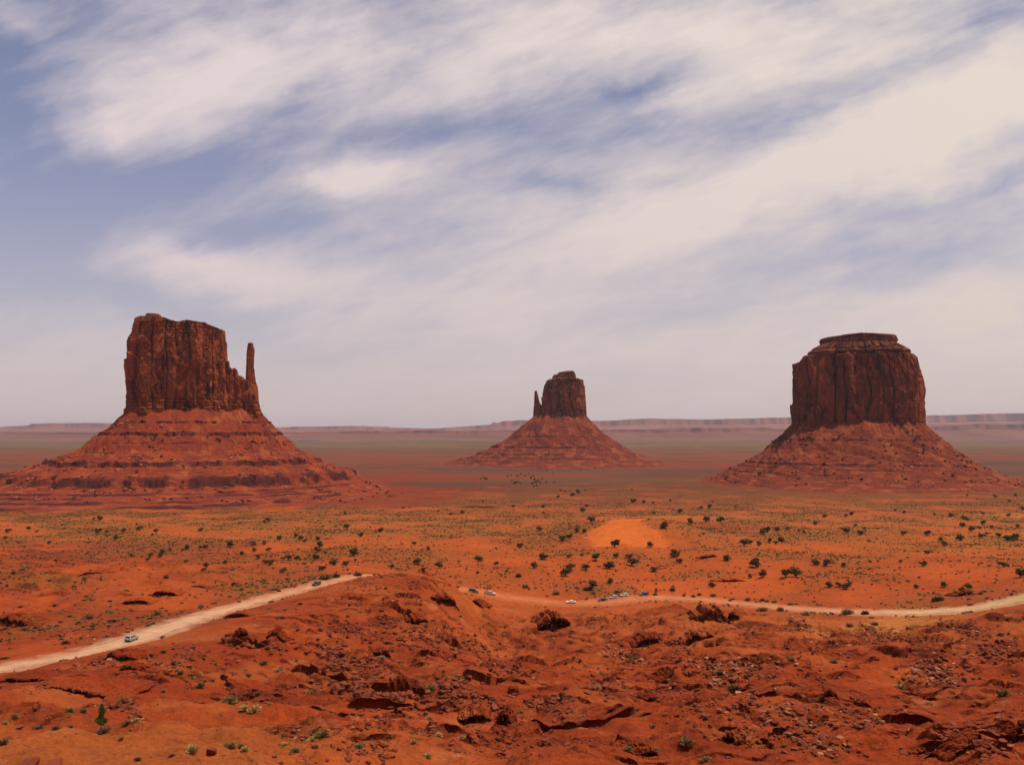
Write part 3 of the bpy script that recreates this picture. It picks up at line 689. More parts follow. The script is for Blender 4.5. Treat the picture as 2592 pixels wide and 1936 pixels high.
    fr = sstep(.78, .84, cid) * .25; col = col * (1 - fr[..., None]) + CL(205, 100, 56) * fr[..., None]
    bd = np.sin(zz * 1.1 / s + fbm(uu, zz, 60 * s, 2, seed + 90) * 2); col *= (1 + .08 * bd)[..., None]
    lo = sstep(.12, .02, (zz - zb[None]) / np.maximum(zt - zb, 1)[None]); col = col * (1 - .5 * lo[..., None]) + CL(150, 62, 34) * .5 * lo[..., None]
    col[nz:] = CL(170, 100, 62) * (1 + .25 * fbm(P[nz:, :, 0], P[nz:, :, 1], 14 * s, 3, seed + 95))[..., None]
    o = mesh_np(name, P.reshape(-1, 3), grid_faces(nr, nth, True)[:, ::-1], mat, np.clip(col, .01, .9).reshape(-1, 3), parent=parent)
    o.data.polygons.foreach_set('use_smooth', np.zeros(len(o.data.polygons), bool))
    return o
def CV0(v, D): return -tan_of(v) * D
def talus(name, D, cx, w, b, nodes, levels, dirs, parent, seed, col, n_exp=2.8, dmax=None, gull=3.0, cone=6.0, s=1.0, rowstep=1.5):
    """apron of scree with bedded ledges. nodes: [(distance from the wall, z)], dirs: (left, front, right, back) stretch"""
    nodes = np.array(nodes, float); nth = 900
    th = np.pi / 2 + np.linspace(0, 2 * np.pi, nth, endpoint=False); th = th + .3 * np.sin(th - np.pi / 2)
    c, s_ = np.cos(th), np.sin(th); ex = np.sign(c) * np.abs(c) ** (2 / n_exp); ey = np.sign(s_) * np.abs(s_) ** (2 / n_exp)
    nx = c / w ** .0; ny = s_; 
    kdir = np.where(c < 0, dirs[0], dirs[2]) * c * c + np.where(s_ < 0, dirs[1], dirs[3]) * s_ * s_
    inner = np.array([-.5, -.35, -.2, -.1]) * min(w, b)
    dd = np.concatenate([inner, np.arange(0, nodes[-1, 0], rowstep * s)])[:, None]
    x = cx + w * ex[None] + dd * nx[None] * kdir[None]; y = D + b * ey[None] + dd * ny[None] * kdir[None]
    r0 = 0.5 * (w + b) + 40 * s
    arc = (th * r0)[None] + 0 * dd
    dw = dd + fbm(arc, dd, 45 * s, 3, seed) * 9 * s * sstep(0, 60 * s, dd)
    z = np.interp(dw, nodes[:, 0], nodes[:, 1]) + np.where(dd < 0, -dd * .45, 0)
    top = nodes[0, 1]
    z = z + cone * s * fbm(arc, arc * 0, 26 * s, 3, seed + 5) * sstep(70 * s, 0, dd)
    z = z - 17 * s * sstep(175 * s, 290 * s, dd) * (np.maximum(c, 0) if s == 1.0 and seed == 500 else np.abs(c))[None]
    steep = sstep(nodes[-1, 0] * .75, nodes[-1, 0] * .15, dd)
    z = z - 1.5 * gull * s * (ridged(arc * (1 - .0015 * dd / s), dd * .35, 34 * s, 3, seed + 8) - .4) * sstep(8 * s, 50 * s, dd) * steep
    z = z + fbm(x, y, 7 * s, 3, seed + 12) * .8 * s * (steep * .8 + .2)
    lz = np.zeros_like(z)
    for k, (L0, rng, dens) in enumerate(levels):
        mk = sstep(-dens - .12, -dens + .12, fbm(arc, dd * .2, 60 * s, 3, seed + 20 + k) - (.9 * np.maximum(c, 0)[None] if k >= len(levels) - 4 else 0))
        mk = mk * (.25 + .75 * sstep(-.45, -.05, fbm(arc, dd * .1, 13 * s, 3, seed + 80 + k)))
        wob = fbm(x, y, 26 * s, 3, seed + 30 + k) * .40 * rng + fbm(x, y, 5 * s, 2, seed + 50 + k) * .14 * rng
        z0 = z; lz = np.maximum(lz, mk * sstep(rng * .5, rng * .28, np.abs(z - L0 - wob)))
        z = terrace(z - wob, L0, rng, .27, mk) + wob
        # broken, blocky face below the rim
        a, b2, ci, ox, oy = voronoi(arc / (4.5 * s), z / (3 * s), seed + 44)
        cell = (ci - .5) * rng * .22 * lz
        x = x + cell * nx[None]; y = y + cell * ny[None]
    x, y = turned(x, y); P = np.stack([x, y, z], -1); cc_ = np.tile(np.array(col), z.shape + (1,)).astype(float)
    n1 = fbm(x, y, 40 * s, 4, seed + 60); cc_ *= (1 + .22 * n1)[..., None]
    t1 = sstep(.12, .55, fbm(x + 90, y, 30 * s, 4, seed + 64)) * .4; cc_ = cc_ * (1 - t1[..., None]) + CL(186, 98, 62) * t1[..., None]
    st = .5 + .5 * np.sin(z * 1.25 / s + n1); cc_ *= (1 - .12 * st)[..., None]
    cc_ = cc_ * (1 - .9 * lz[..., None]) + CL(84, 36, 23) * .9 * lz[..., None]  # ledge rock darkened further, shade of its faces put into the colour
    sp = fbm(x, y, 2.6 * s, 2, seed + 70); cc_ *= (1 - .3 * sstep(.3, .6, sp))[..., None]
    o = mesh_np(name, P.reshape(-1, 3), grid_faces(len(dd), nth, True)[:, ::-1], M_talus, np.clip(cc_, .01, .9).reshape(-1, 3), parent=parent)
    return P, dd, arc
def scree_rocks(name, P, lo, hi, n, smin, smax, seed, label, light=.25, front=True):
    rng = np.random.RandomState(seed); nr, nt = P.shape[:2]
    r = rng.randint(int(nr * lo), int(nr * hi), n * 4); t = rng.randint(0, nt, n * 4)
    p = P[r, t]; dens = fbm(p[:, 0], p[:, 1], 45, 3, seed) + .25 * fbm(p[:, 0], p[:, 1], 12, 2, seed + 2)
    ok = (dens > rng.rand(len(p)) * .9 - .1) & ((p[:, 1] < P[..., 1].mean() + 60) | (not front))
    p = p[ok][:n]; size = smin + (smax - smin) * rng.rand(len(p)) ** 5
    V, Fc, idx = tile(ROCKV, p - np.array([0, 0, .1]), size, rng.rand(len(p)) * 6.28, rng=rng)
    pc = np.where(rng.rand(len(p), 1) < light, CL(176, 104, 78)[None], CL(104, 50, 38)[None]) * (.8 + .4 * rng.rand(len(p), 1))
    o = mesh_np(name, V, Fc, M_rocks, pc[idx], smooth=False)
    tag(o, label, 'scree', kind='stuff')

zt_w = lambda pts, D: (lambda x: np.interp(x, [(u - CU) * D / F for u, v in pts], [CV0(v, D) for u, v in pts]))
def west_mitten():
    D = 1600.0; m = D / F
    root = empty('mitten_butte', ((495 - CU) * m, D, 0)); root.location.z = -110; face((495 - CU) * m, D, 1.0)
    tag(root, 'big red sandstone butte at left, a thumb-like spire standing at its right end', 'butte')
    sub = empty('tmp', (0, 0, 0)); bpy.data.objects.remove(sub)
    off = Vector(root.location)
    parts = []
    top = zt_w([(318, 826), (330, 822), (340, 814), (352, 809), (372, 808), (405, 812), (425, 818), (445, 820), (470, 816), (512, 820), (535, 829), (558, 834), (569, 838), (577, 860)], D)
    base = lambda x: CV0(1046, D) - 10 + 0 * x
    beds = [(CV0(v, D), h, d) for v, h, d in ((1012, 1.0, 2.2), (1022, .8, 2), (1030, 1.2, 2.5), (1037, .8, 2), (834, 1.4, 2.5), (842, .8, 1.6), (823, .9, 2.0), (850, .8, 1.2))]
    parts.append(cliff('cliff_block', D, [(1060, 322, 582), (1040, 324, 580), (1000, 323, 578), (980, 322, 578), (940, 319, 577), (915, 320, 577), (870, 324, 573), (857, 328, 572), (845, 334, 570), (835, 334, 569), (825, 338, 567), (815, 346, 556), (805, 360, 520)],
        lambda z: 46 - .06 * (np.asarray(z) - 30), top, base, None, 400, beds=beds, zref=CV0(930, D)))
    parts.append(cliff('cap_ledge', D, [(822, 352, 418), (806, 366, 404), (800, 370, 400)], lambda z: 22 + 0 * np.asarray(z), zt_w([(355, 808), (368, 803), (400, 803), (416, 813)], D), lambda x: CV0(824, D) + 0 * x, None, 430, nth=200, nz=24, ncap=8, k=.4, s=.5, basecol=CL(170, 92, 60), yoff=-10))
    # shoulder of broken rock between the block and the thumb
    sh = zt_w([(560, 912), (578, 916), (580, 930), (586, 934), (592, 932), (599, 938), (602, 950), (610, 952), (621, 961), (640, 972), (655, 975), (660, 1015), (667, 1040), (672, 1062)], D)
    parts.append(cliff('cliff_shoulder', D, [(1075, 545, 671), (1050, 545, 669), (1040, 545, 666), (1030, 545, 662), (1018, 545, 658), (1000, 545, 656), (980, 545, 655), (960, 545, 650), (930, 545, 630)],
        lambda z: 36 - .12 * (np.asarray(z) - 20), sh, lambda x: CV0(1068, D) - 8 + 0 * x, None, 460, nth=460, nz=120, ncap=22, s=.75, beds=[(CV0(v, D), 1.0, 2.0) for v in (1020, 1030, 1040, 1050)], zref=CV0(1000, D), basecol=CL(166, 80, 46), yoff=-8))
    parts.append(cliff('thumb_spire', D, [(1000, 620, 657), (980, 621, 655), (965, 621, 650), (950, 622, 647), (925, 622.5, 643.5), (900, 623, 643.5), (890, 624, 645), (880, 625, 644.5), (876, 625, 643), (873, 626, 641.5), (868, 626, 641.5), (865, 628, 640)],
        lambda z: 8.5 - .03 * (np.asarray(z) - 90), zt_w([(620, 868), (628, 865.5), (640, 865.5), (645, 868)], D), lambda x: CV0(1000, D) + 0 * x, None, 480, nth=170, nz=130, ncap=8, k=.32, s=.5, n_exp=2.8, zref=CV0(925, D), yoff=-12))
    P, dd, arc = talus('talus_slope', D, (495 - CU) * m + 1, 122, 46, [(0, 33), (44, -6), (80, -34), (140, -57), (190, -74), (235, -85), (300, -95), (400, -103), (520, -112), (620, -122)],
        [(14, 2.8, .1), (-7, 4.4, .6), (-22, 2.0, .0), (-38, 1.8, -.1), (-56, 5.8, .5), (-81, 10.5, .42), (-94, 1.8, .6), (-97.2, 1.6, .4), (-100.4, 1.6, .35), (-103.8, 2.2, .55)], (1.02, .98, .88, 1.0), None, 500, CL(146, 58, 33), gull=2.2)
    parts.append(bpy.data.objects[-1] if False else bpy.data.objects['talus_slope'])
    for p in parts: p.parent = root; p.location = -off
    scree_rocks('talus_boulders', P, .05, .62, 6000, .8, 6.0, 41, 'pale and red boulders strewn over the skirts of the left butte', .3)
    return root
def east_mitten():
    D = 3100.0; m = D / F; off = Vector(((1418 - CU) * m, D, -118))
    face((1418 - CU) * m, D, .985); root = empty('mitten_butte', off); tag(root, 'small distant butte in the middle with a thin finger of rock on its left', 'butte')
    parts = []
    beds = [(CV0(v, D), 1.6, 3) for v in (1040, 1052, 970, 966)]
    parts.append(cliff('cliff_block', D, [(1066, 1368, 1488), (1045, 1369, 1486), (1023, 1370, 1484.5), (1000, 1371, 1482), (985, 1374, 1481), (975, 1377, 1479.5), (968, 1382, 1479), (962, 1388, 1477.5), (957, 1395, 1470)],
        lambda z: 74 + 0 * np.asarray(z), zt_w([(1370, 972), (1378, 969), (1386, 963.5), (1396, 960.5), (1440, 959), (1462, 960), (1472, 962), (1480, 963)], D), lambda x: CV0(1066, D) - 12 + 0 * x, None, 600, nth=520, nz=120, s=1.15, k=1.0, beds=beds, zref=CV0(1010, D), basecol=CL(138, 64, 42)))
    parts.append(cliff('cap_rock', D, [(962, 1397, 1460), (954, 1397, 1460), (951.5, 1399, 1459), (950, 1402, 1458), (947, 1411, 1457), (943, 1415, 1455), (941, 1424, 1452), (938, 1430, 1450)], lambda z: 30 + 0 * np.asarray(z),
        zt_w([(1396, 952), (1401, 949), (1411, 948), (1414, 943.5), (1425, 942), (1438, 940), (1452, 939.5), (1456, 944), (1460, 951)], D), lambda x: CV0(961, D) + 0 * x, None, 620, nth=260, nz=40, ncap=10, k=.5, s=.9, beds=[(CV0(955, D), 1.5, 4), (CV0(948.5, D), 1.2, 4)], zref=CV0(953, D), basecol=CL(128, 60, 42)))
    parts.append(cliff('finger_spire', D, [(1068, 1347, 1374), (1040, 1349, 1373), (1026, 1350.5, 1371), (1022, 1350.5, 1366), (1016, 1351, 1360.5), (1005, 1351.5, 1359), (995, 1352.5, 1359.7), (991, 1353, 1359), (988, 1354, 1357.5)], lambda z: 9 + .02 * (200 - np.asarray(z)),
        zt_w([(1348, 1040), (1350.5, 1023), (1352, 991), (1355, 989), (1358, 990), (1361, 1000), (1366, 1022), (1372, 1025)], D), lambda x: CV0(1066, D) - 10 + 0 * x, None, 640, nth=150, nz=90, ncap=6, k=.3, s=.7, zref=CV0(1030, D), basecol=CL(150, 70, 46)))
    P, dd, arc = talus('talus_slope', D, (1418 - CU) * m, 96, 74, [(0, 46), (50, 2), (105, -38), (160, -73), (225, -94), (350, -110), (520, -120), (760, -128)],
        [(10, 3, .0), (-22, 3.5, .1), (-58, 5, .45), (-80, 4, .2), (-93, 2.4, .4), (-103, 2.2, .3)], (1.05, 1.0, .9, 1.0), None, 650, CL(130, 54, 36), gull=3, s=1.3)
    parts.append([o for o in bpy.data.objects if o.name.startswith('talus_slope') and o.parent is None][-1])
    for p in parts: p.parent = root; p.location = -off
    scree_rocks('talus_boulders', P, .05, .4, 1800, 1.5, 6.0, 42, 'dark boulders on the skirts of the middle butte', .1)
def merrick():
    D = 1950.0; m = D / F; off = Vector(((2168 - CU) * m, D, -100))
    face((2168 - CU) * m, D, .98); root = empty('block_butte', off); tag(root, 'massive flat-topped butte at right with a stepped cap and dark fluted walls', 'butte')
    parts = []
    beds = [(CV0(v, D), 1.0, 2.5) for v in (908, 1062, 1070)]
    parts.append(cliff('cliff_block', D, [(1090, 1996, 2339), (1075, 1997, 2338), (1040, 1997, 2338), (1000, 1999, 2340), (970, 2001, 2337.5), (945, 2002, 2331), (930, 2003, 2328), (920, 2004, 2327), (915, 2006, 2324), (908, 2012, 2318), (900, 2032, 2311), (895, 2040, 2309)],
        lambda z: 108 - .05 * np.asarray(z), zt_w([(2000, 919), (2029, 917), (2031, 910), (2036, 904), (2050, 902), (2300, 903), (2312, 905), (2322, 912), (2330, 925)], D), lambda x: CV0(1088, D) - 14 + 0 * x, None, 700, nth=1000, nz=230, beds=beds, zref=CV0(970, D), s=1.25, k=1.12, basecol=CL(140, 66, 42)))
    parts.append(cliff('lower_cap', D, [(906, 2037, 2311), (898, 2040, 2309), (893, 2042, 2308.5), (890, 2047, 2306), (882, 2057, 2293), (876, 2070, 2280), (870, 2082, 2272)], lambda z: 92 - 1.0 * np.clip(np.asarray(z) - CV0(893, D), 0, 40),
        lambda x: CV0(871, D) + 0 * x, lambda x: CV0(908, D) + 0 * x, None, 720, nth=520, nz=60, ncap=14, k=.9, s=.8, beds=[(CV0(902, D), 2.6, 12), (CV0(888, D), 1.6, 5)], bed_rand=.35, varn=.8, zref=CV0(890, D), basecol=CL(116, 62, 42)))
    parts.append(cliff('upper_cap', D, [(874, 2082, 2268), (871, 2079, 2272), (868, 2074.5, 2276), (862, 2073.5, 2277.5), (858, 2077, 2275), (855, 2082, 2271), (852, 2120, 2240)], lambda z: 62 + 0 * np.asarray(z),
        zt_w([(2074, 861), (2080, 858), (2100, 856), (2132, 854), (2138, 852.5), (2180, 849.5), (2215, 851), (2262, 853), (2271, 854.5), (2277, 862)], D), lambda x: CV0(875, D) + 0 * x, None, 740, nth=420, nz=30, ncap=14, k=.5, s=.7, beds=[(CV0(873, D), 2.2, 9), (CV0(862, D), .8, 2)], varn=1, zref=CV0(862, D), basecol=CL(112, 58, 40)))
    P, dd, arc = talus('talus_slope', D, (2168 - CU) * m, 148, 104, [(0, 14), (42, -18), (85, -48), (115, -63), (150, -78), (200, -93), (300, -105), (420, -114), (560, -124)],
        [(-4, 1.6, .0), (-21, 3.6, .35), (-40, 2.2, -.05), (-70, 3.6, .4), (-79, 2, .1), (-88, 2.2, .15)], (.88, 1.0, .84, 1.0), None, 760, CL(134, 56, 34), gull=2.8, cone=9)
    parts.append([o for o in bpy.data.objects if o.name.startswith('talus_slope') and o.parent is None][-1])
    for p in parts: p.parent = root; p.location = -off
    scree_rocks('talus_boulders', P, .05, .5, 5000, .9, 6.5, 43, 'red and tan boulders lying on the skirts of the right butte', .22)
west_mitten(); east_mitten(); merrick()

# ------------------------------------------------------------------ far mesas
def mesa_line(name, D, pts, zfoot, depth, seed, col, label=None):
    m = D / F; us = np.linspace(pts[0][0], pts[-1][0], 1500); x = (us - CU) * m
    v = np.interp(us, [p[0] for p in pts], [p[1] for p in pts]); ztop = (1088 - v) * m + fbm(x, x * 0, 1500, 4, seed) * 26 * D / 26000
    rows = []; hh = ztop - zfoot
    front = fbm(x, x * 0, 2600, 4, seed + 3) * 700 + ridged(x, x * 0, 1100, 3, seed + 6) * 260
    for f, q in ((1.0, 0), (.8, .12), (.62, .3), (.5, .46), (.44, .58), (.40, .62), (.38, .97), (.33, 1.0), (0, 1.0), (-.6, 1.0), (-1, 0)):
        yy = D - f * depth + front * (1 if f > 0 else .2) * (1 if f > .3 else f * 3 if f > 0 else 1)
        rows.append(np.stack([x, yy, zfoot + hh * q + fbm(x, x * 0 + f * 50, 500, 3, seed + 9) * 10 * (q > 0) * (q < .99)], -1))
    P = np.stack(rows); c = np.tile(np.array(col), P.shape[:2] + (1,)); c = c * (1 + .3 * fbm(P[..., 0], P[..., 2] * 8, 1200, 3, seed + 12))[..., None]
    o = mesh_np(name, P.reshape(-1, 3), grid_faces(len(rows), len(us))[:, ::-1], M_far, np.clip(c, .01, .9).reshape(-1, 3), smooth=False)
    tag(o, kind='structure')
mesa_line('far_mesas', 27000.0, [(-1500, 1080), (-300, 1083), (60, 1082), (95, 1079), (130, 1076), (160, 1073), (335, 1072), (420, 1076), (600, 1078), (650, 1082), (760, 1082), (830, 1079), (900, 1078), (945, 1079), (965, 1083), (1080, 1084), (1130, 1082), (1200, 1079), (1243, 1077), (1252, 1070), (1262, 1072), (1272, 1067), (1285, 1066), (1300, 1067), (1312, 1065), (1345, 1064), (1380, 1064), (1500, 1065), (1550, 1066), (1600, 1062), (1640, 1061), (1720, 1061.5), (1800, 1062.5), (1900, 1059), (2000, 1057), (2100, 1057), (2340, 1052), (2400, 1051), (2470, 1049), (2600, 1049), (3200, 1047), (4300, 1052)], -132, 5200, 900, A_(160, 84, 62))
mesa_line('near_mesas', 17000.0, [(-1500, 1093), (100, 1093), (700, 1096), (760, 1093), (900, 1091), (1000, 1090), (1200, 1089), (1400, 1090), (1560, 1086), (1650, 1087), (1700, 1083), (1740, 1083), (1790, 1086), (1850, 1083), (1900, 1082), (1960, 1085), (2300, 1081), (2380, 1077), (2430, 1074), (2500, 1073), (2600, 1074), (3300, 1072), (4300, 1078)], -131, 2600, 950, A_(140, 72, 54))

# ------------------------------------------------------------------ air
HAZE = dict(density=1.6e-5, color=(.82, .77, .90))
def build_haze():
    bpy.ops.mesh.primitive_cube_add(size=1); o = bpy.context.object; o.name = 'haze'
    o.scale = (260000, 84000, 500 + 145); o.location = (0, 40000, (500 - 145) / 2)
    m = bpy.data.materials.new('air'); m.use_nodes = True; N = m.node_tree.nodes; N.clear()
    out = N.new('ShaderNodeOutputMaterial'); pv = N.new('ShaderNodeVolumePrincipled')
    pv.inputs['Color'].default_value = (*HAZE['color'], 1); pv.inputs['Density'].default_value = HAZE['density']; pv.inputs['Anisotropy'].default_value = 0.2
    m.node_tree.links.new(pv.outputs[0], out.inputs['Volume']); o.data.materials.append(m)
    m.cycles.homogeneous_volume = True if hasattr(m.cycles, 'homogeneous_volume') else True
    tag(o, kind='stuff')
build_haze()

# ------------------------------------------------------------------ plants
M_jun = plain_mat('juniper_leaves', (.072, .052, .017), .9, .1, noise=.35, nscale=1.2)
M_bark = plain_mat('grey_bark', (.10, .065, .045), .95, .1, noise=.3)
M_pale = plain_mat('pale_brush', (.36, .24, .09), .95, .05, noise=.25)
M_grey = plain_mat('grey_brush', (.20, .135, .05), .95, .05, noise=.3)
M_green = plain_mat('green_needles', (.055, .075, .012), .9, .1, noise=.35)
M_dry = plain_mat('dry_brush', (.15, .085, .05), .95, .05, noise=.3)
def tube_v(p0, p1, r0, r1, n=5):
    p0 = np.array(p0, float); p1 = np.array(p1, float); d = p1 - p0; d /= np.linalg.norm(d)
    a = np.cross(d, [0, 0, 1.0]) if abs(d[2]) < .9 else np.cross(d, [1.0, 0, 0]); a /= np.linalg.norm(a); b = np.cross(d, a)
    an = np.linspace(0, 2 * np.pi, n, endpoint=False); ring = np.cos(an)[:, None] * a + np.sin(an)[:, None] * b
    v = np.concatenate([p0 + ring * r0, p1 + ring * r1, p1[None]]); f = []
    for i in range(n):
        j = (i + 1) % n; f += [(i, j, n + j), (i, n + j, n + i), (n + i, n + j, 2 * n)]
    return v, np.array(f)
def joinvf(parts):
    V = []; Fc = []; b = 0
    for v, f in parts: V.append(v); Fc.append(np.asarray(f) + b); b += len(v)
    return np.concatenate(V), np.concatenate(Fc)
def leafcloud(rng, centers, radii, n, size, flat=.8):
    c = rng.randint(0, len(centers), n); d = rng.normal(size=(n, 3)); d /= np.linalg.norm(d, axis=1)[:, None]
    r = radii[c][:, None] * (0.45 + .6 * rng.rand(n, 1) ** .5); p = centers[c] + d * r * np.array([1, 1, flat])
    a = rng.normal(size=(n, 3)); a /= np.linalg.norm(a, axis=1)[:, None]; b = np.cross(a, rng.normal(size=(n, 3))); b /= np.linalg.norm(b, axis=1)[:, None]
    s_ = size * (.6 + .8 * rng.rand(n, 1))
    v = np.stack([p + a * s_, p - a * s_ * .5 + b * s_ * .8, p - a * s_ * .5 - b * s_ * .8], 1).reshape(-1, 3)
    return v, np.arange(3 * n).reshape(-1, 3)
def juniper_mesh(seed, shape='round'):
    rng = np.random.RandomState(seed); k = rng.randint(6, 11)
    ang = rng.rand(k) * 6.28; rad = .30 * np.sqrt(rng.rand(k)); h = .36 + .42 * rng.rand(k)
    if shape == 'cone': rad *= (1.15 - h); h = np.linspace(.2, .9, k); rad = .16 * rng.rand(k)
    ce = np.stack([np.cos(ang) * rad, np.sin(ang) * rad, h], -1); ra = .13 + .13 * rng.rand(k)
    if shape == 'cone': ra = .26 * (1.1 - h) + .04
    ce[:, 2] = np.maximum(ce[:, 2], ra * .8 + .03)
    tr = [tube_v((0, 0, -.1), (rng.uniform(-.04, .04), rng.uniform(-.04, .04), .3), .045, .03)]
    for c in ce[:6]: tr.append(tube_v((0, 0, .08), c, .028, .01, 4))
    return joinvf(tr), leafcloud(rng, ce, ra, 900, .052)
JUN = []
for i in range(8):
    (tv, tf), (lv, lf) = juniper_mesh(100 + i)
    lv[:, 0] *= 1.25; lv[:, 1] *= 1.25
    r = empty('juniper_tree', (0, 0, 0)); a = mesh_np('crown', lv, lf, M_jun, smooth=False, parent=r); b = mesh_np('trunk', tv, tf, M_bark, parent=r)
    JUN.append(Proto(r, [(a, []), (b, [])]))
def brush_mesh(seed, n=260, wide=1.0):
    rng = np.random.RandomState(seed); th = rng.rand(n) * 6.28; el = np.arccos(rng.rand(n) * .95); L = .5 * (.65 + .4 * rng.rand(n))
    d = np.stack([np.sin(el) * np.cos(th) * wide, np.sin(el) * np.sin(th), np.cos(el) * .95 + .05], -1)
    p0 = d * (L * .25)[:, None] + rng.normal(size=(n, 3)) * .03; p1 = d * L[:, None]; p0[:, 2] = np.abs(p0[:, 2]) * .5 - .03
    w = np.cross(d, rng.normal(size=(n, 3))); w /= np.linalg.norm(w, axis=1)[:, None]; w *= .028
    v = np.stack([p0 - w * .6, p1 + w * .5 + rng.normal(size=(n, 3)) * .02, p1 - w * .5, p0 + w * .6], 1).reshape(-1, 3)
    i = np.arange(n)[:, None] * 4; return v, np.concatenate([i + [0, 1, 2], i + [0, 3, 1]])
BR = {}
for nm, mt in (('pale', M_pale), ('grey', M_grey), ('dry', M_dry), ('dark', M_jun)):
    L_ = []
    for i in range(3):
        v, f = brush_mesh(200 + i, wide=1.0 + .3 * i); o = mesh_np('desert_shrub', v, f, mt, smooth=False); L_.append(Proto(o, []))
    BR[nm] = L_
# placed things get a description built from what stands near them
LAND = [('the left bend of the road', 880, 1462), ('the silver car on the left road', 333, 1618), ('the dark car coming round the left bend', 801, 1478), ('the silver pickup', 1241, 1500), ('the white car', 1445, 1524), ('the row of parked cars', 1555, 1512),
    ('the bare orange dune', 1590, 1345), ('the dark blue car', 1630, 1504), ('the brown board', 1661, 1492), ('the person in white', 2491, 1493), ('the right end of the road', 2592, 1520), ('the left end of the road', 0, 1690), ('the foot of the left butte', 400, 1270), ('the foot of the middle butte', 1400, 1180),
    ('the foot of the right butte', 2170, 1210), ('the small green tree', 255, 1832), ('the dead snag', 772, 1930), ('the big dark boulder at lower left', 534, 1895), ('the double rock cave at lower centre', 1240, 1810), ('the black triangular cave', 1400, 1570), ('the domed outcrop below the road', 1780, 1600), ('the slab ridge at lower right', 2350, 1690),
    ('the dark mound below the right road', 2500, 1650), ('the lower right corner', 2560, 1900), ('the rubble heap at lower centre', 930, 1740), ('the jagged ledge at far left', 230, 1745), ('the two dark hollows left of the road', 360, 1525), ('the bottom edge at centre right', 1700, 1915)]
def where(u, v):
    best = min(LAND, key=lambda q: math.hypot((u - q[1]), (v - q[2]) * 1.6)); dx = u - best[1]; dy = (v - best[2]) * 1.6
    d = math.hypot(dx, dy); far = 'well ' if d > 190 else 'just ' if d < 45 else ''
    if abs(dx) > abs(dy) * 1.3: w = 'left of' if dx < 0 else 'right of'
    else: w = 'beyond' if dy < 0 else 'this side of'
    return far + w + ' ' + best[0]
PEND = []
def pend(o, adj, cat, group, u, v): PEND.append([o, adj, cat, group, u, v])
def settle():
    from collections import defaultdict
    d = defaultdict(list)
    for p in PEND: d[(p[1] + ' ' + where(p[4], p[5]), p[2])].append(p)
    ORD = ['leftmost', 'second from left', 'third from left', 'fourth from left', 'fifth from left']
    for (lab, cat), L_ in d.items():
        L_.sort(key=lambda p: p[4])
        for i, p in enumerate(L_):
            l = lab
            if 1 < len(L_) <= 5: l = lab + ', ' + ORD[i]
            if len(L_) == 2: l = lab + (', left one' if i == 0 else ', right one')
            w = l.split()
            if len(w) > 16: l = ' '.join(lab.split()[:16])
            tag(p[0], l, cat, p[3])
rnd = random.Random(3)
A = [(50,262,40),(32,307,30),(183,247,30),(237,268,18),(652,183,40),(636,268,42),(610,187,20),(748,310,36),(805,256,38),(695,298,18),(697,270,20),(908,248,40),(885,220,20),(985,288,24),(1015,265,34),(318,338,28),(1302,257,36),(1737,193,34),(1712,207,22),(1912,292,34),(1952,308,38),(1975,328,26),(1812,313,40),(1645,340,46),(1718,342,32),(1645,388,30),(1745,385,36),(1492,352,50),(1212,366,40),(1185,388,18),(1330,363,36),(1300,368,20),(1100,387,22),(972,420,36),(960,448,30),(1055,402,40),(1040,422,34),(852,420,32),(1568,408,32),(2070,355,44),(2055,385,42),(2065,315,36),(2052,436,48),(2105,403,24),(1925,436,38),(1868,436,42),(1832,440,24),(1755,466,52),(1718,466,36),(2165,466,64),(2090,503,54),(1838,520,46),(1672,432,34),(1455,468,30),(1340,490,42),(1210,460,24),(1080,560,34),(1512,612,32),(2180,555,36)]
B = [(35,388,40),(125,443,40),(82,555,76),(28,630,50),(90,603,20),(257,415,36),(472,498,34),(562,535,26),(492,618,52),(532,662,32),(635,642,56),(330,648,30),(705,308,28),(782,296,30),(888,597,58),(998,626,38),(1155,513,42),(1247,643,46),(1305,580,72),(1280,403,38),(1618,344,50),(1562,283,36),(1588,258,22),(1310,257,30),(1310,300,20),(1117,257,26),(920,230,16),(1435,462,50),(1478,452,50),(1522,412,36),(1530,385,18),(1572,417,34),(1480,578,36),(1555,574,26),(1650,587,66),(1782,578,46),(1865,580,46),(1880,613,90),(1738,640,76),(1585,652,54),(1490,652,64),(1455,688,70),(2008,510,46),(2155,563,76),(2020,663,50),(2090,376,66),(1770,503,70),(2025,300,26),(1890,226,40),(1957,230,26),(2020,234,20),(2130,220,20),(2190,290,40),(1405,197,20),(1500,186,30),(1537,166,34),(1130,105,20),(940,80,24),(1885,150,16),(1070,680,24),(880,690,26),(2195,610,50),(25,305,24),(400,270,18),(627,290,16),(1630,760,70),(1735,740,50),
  (1075,62,14),(1100,58,12),(1140,64,16),(1165,50,14),(1190,60,14),(1215,48,12),(1230,75,18),(1245,62,14),(1255,85,20),(1262,100,20),(1240,110,18),(1275,92,16),(1290,105,14),(1300,80,12),(1265,122,16),(1250,130,14),(1140,100,16),(1155,108,14),(1120,112,14),(1105,95,12),(1330,100,12),(1380,103,10),(1420,155,16),(1450,160,14),(1480,158,12),(1580,155,14),(905,80,12),(925,72,14),(1640,12,10),(1700,20,10),(1550,25,10),(1400,15,10),(1290,20,10),(1330,28,10),(1370,45,10)]
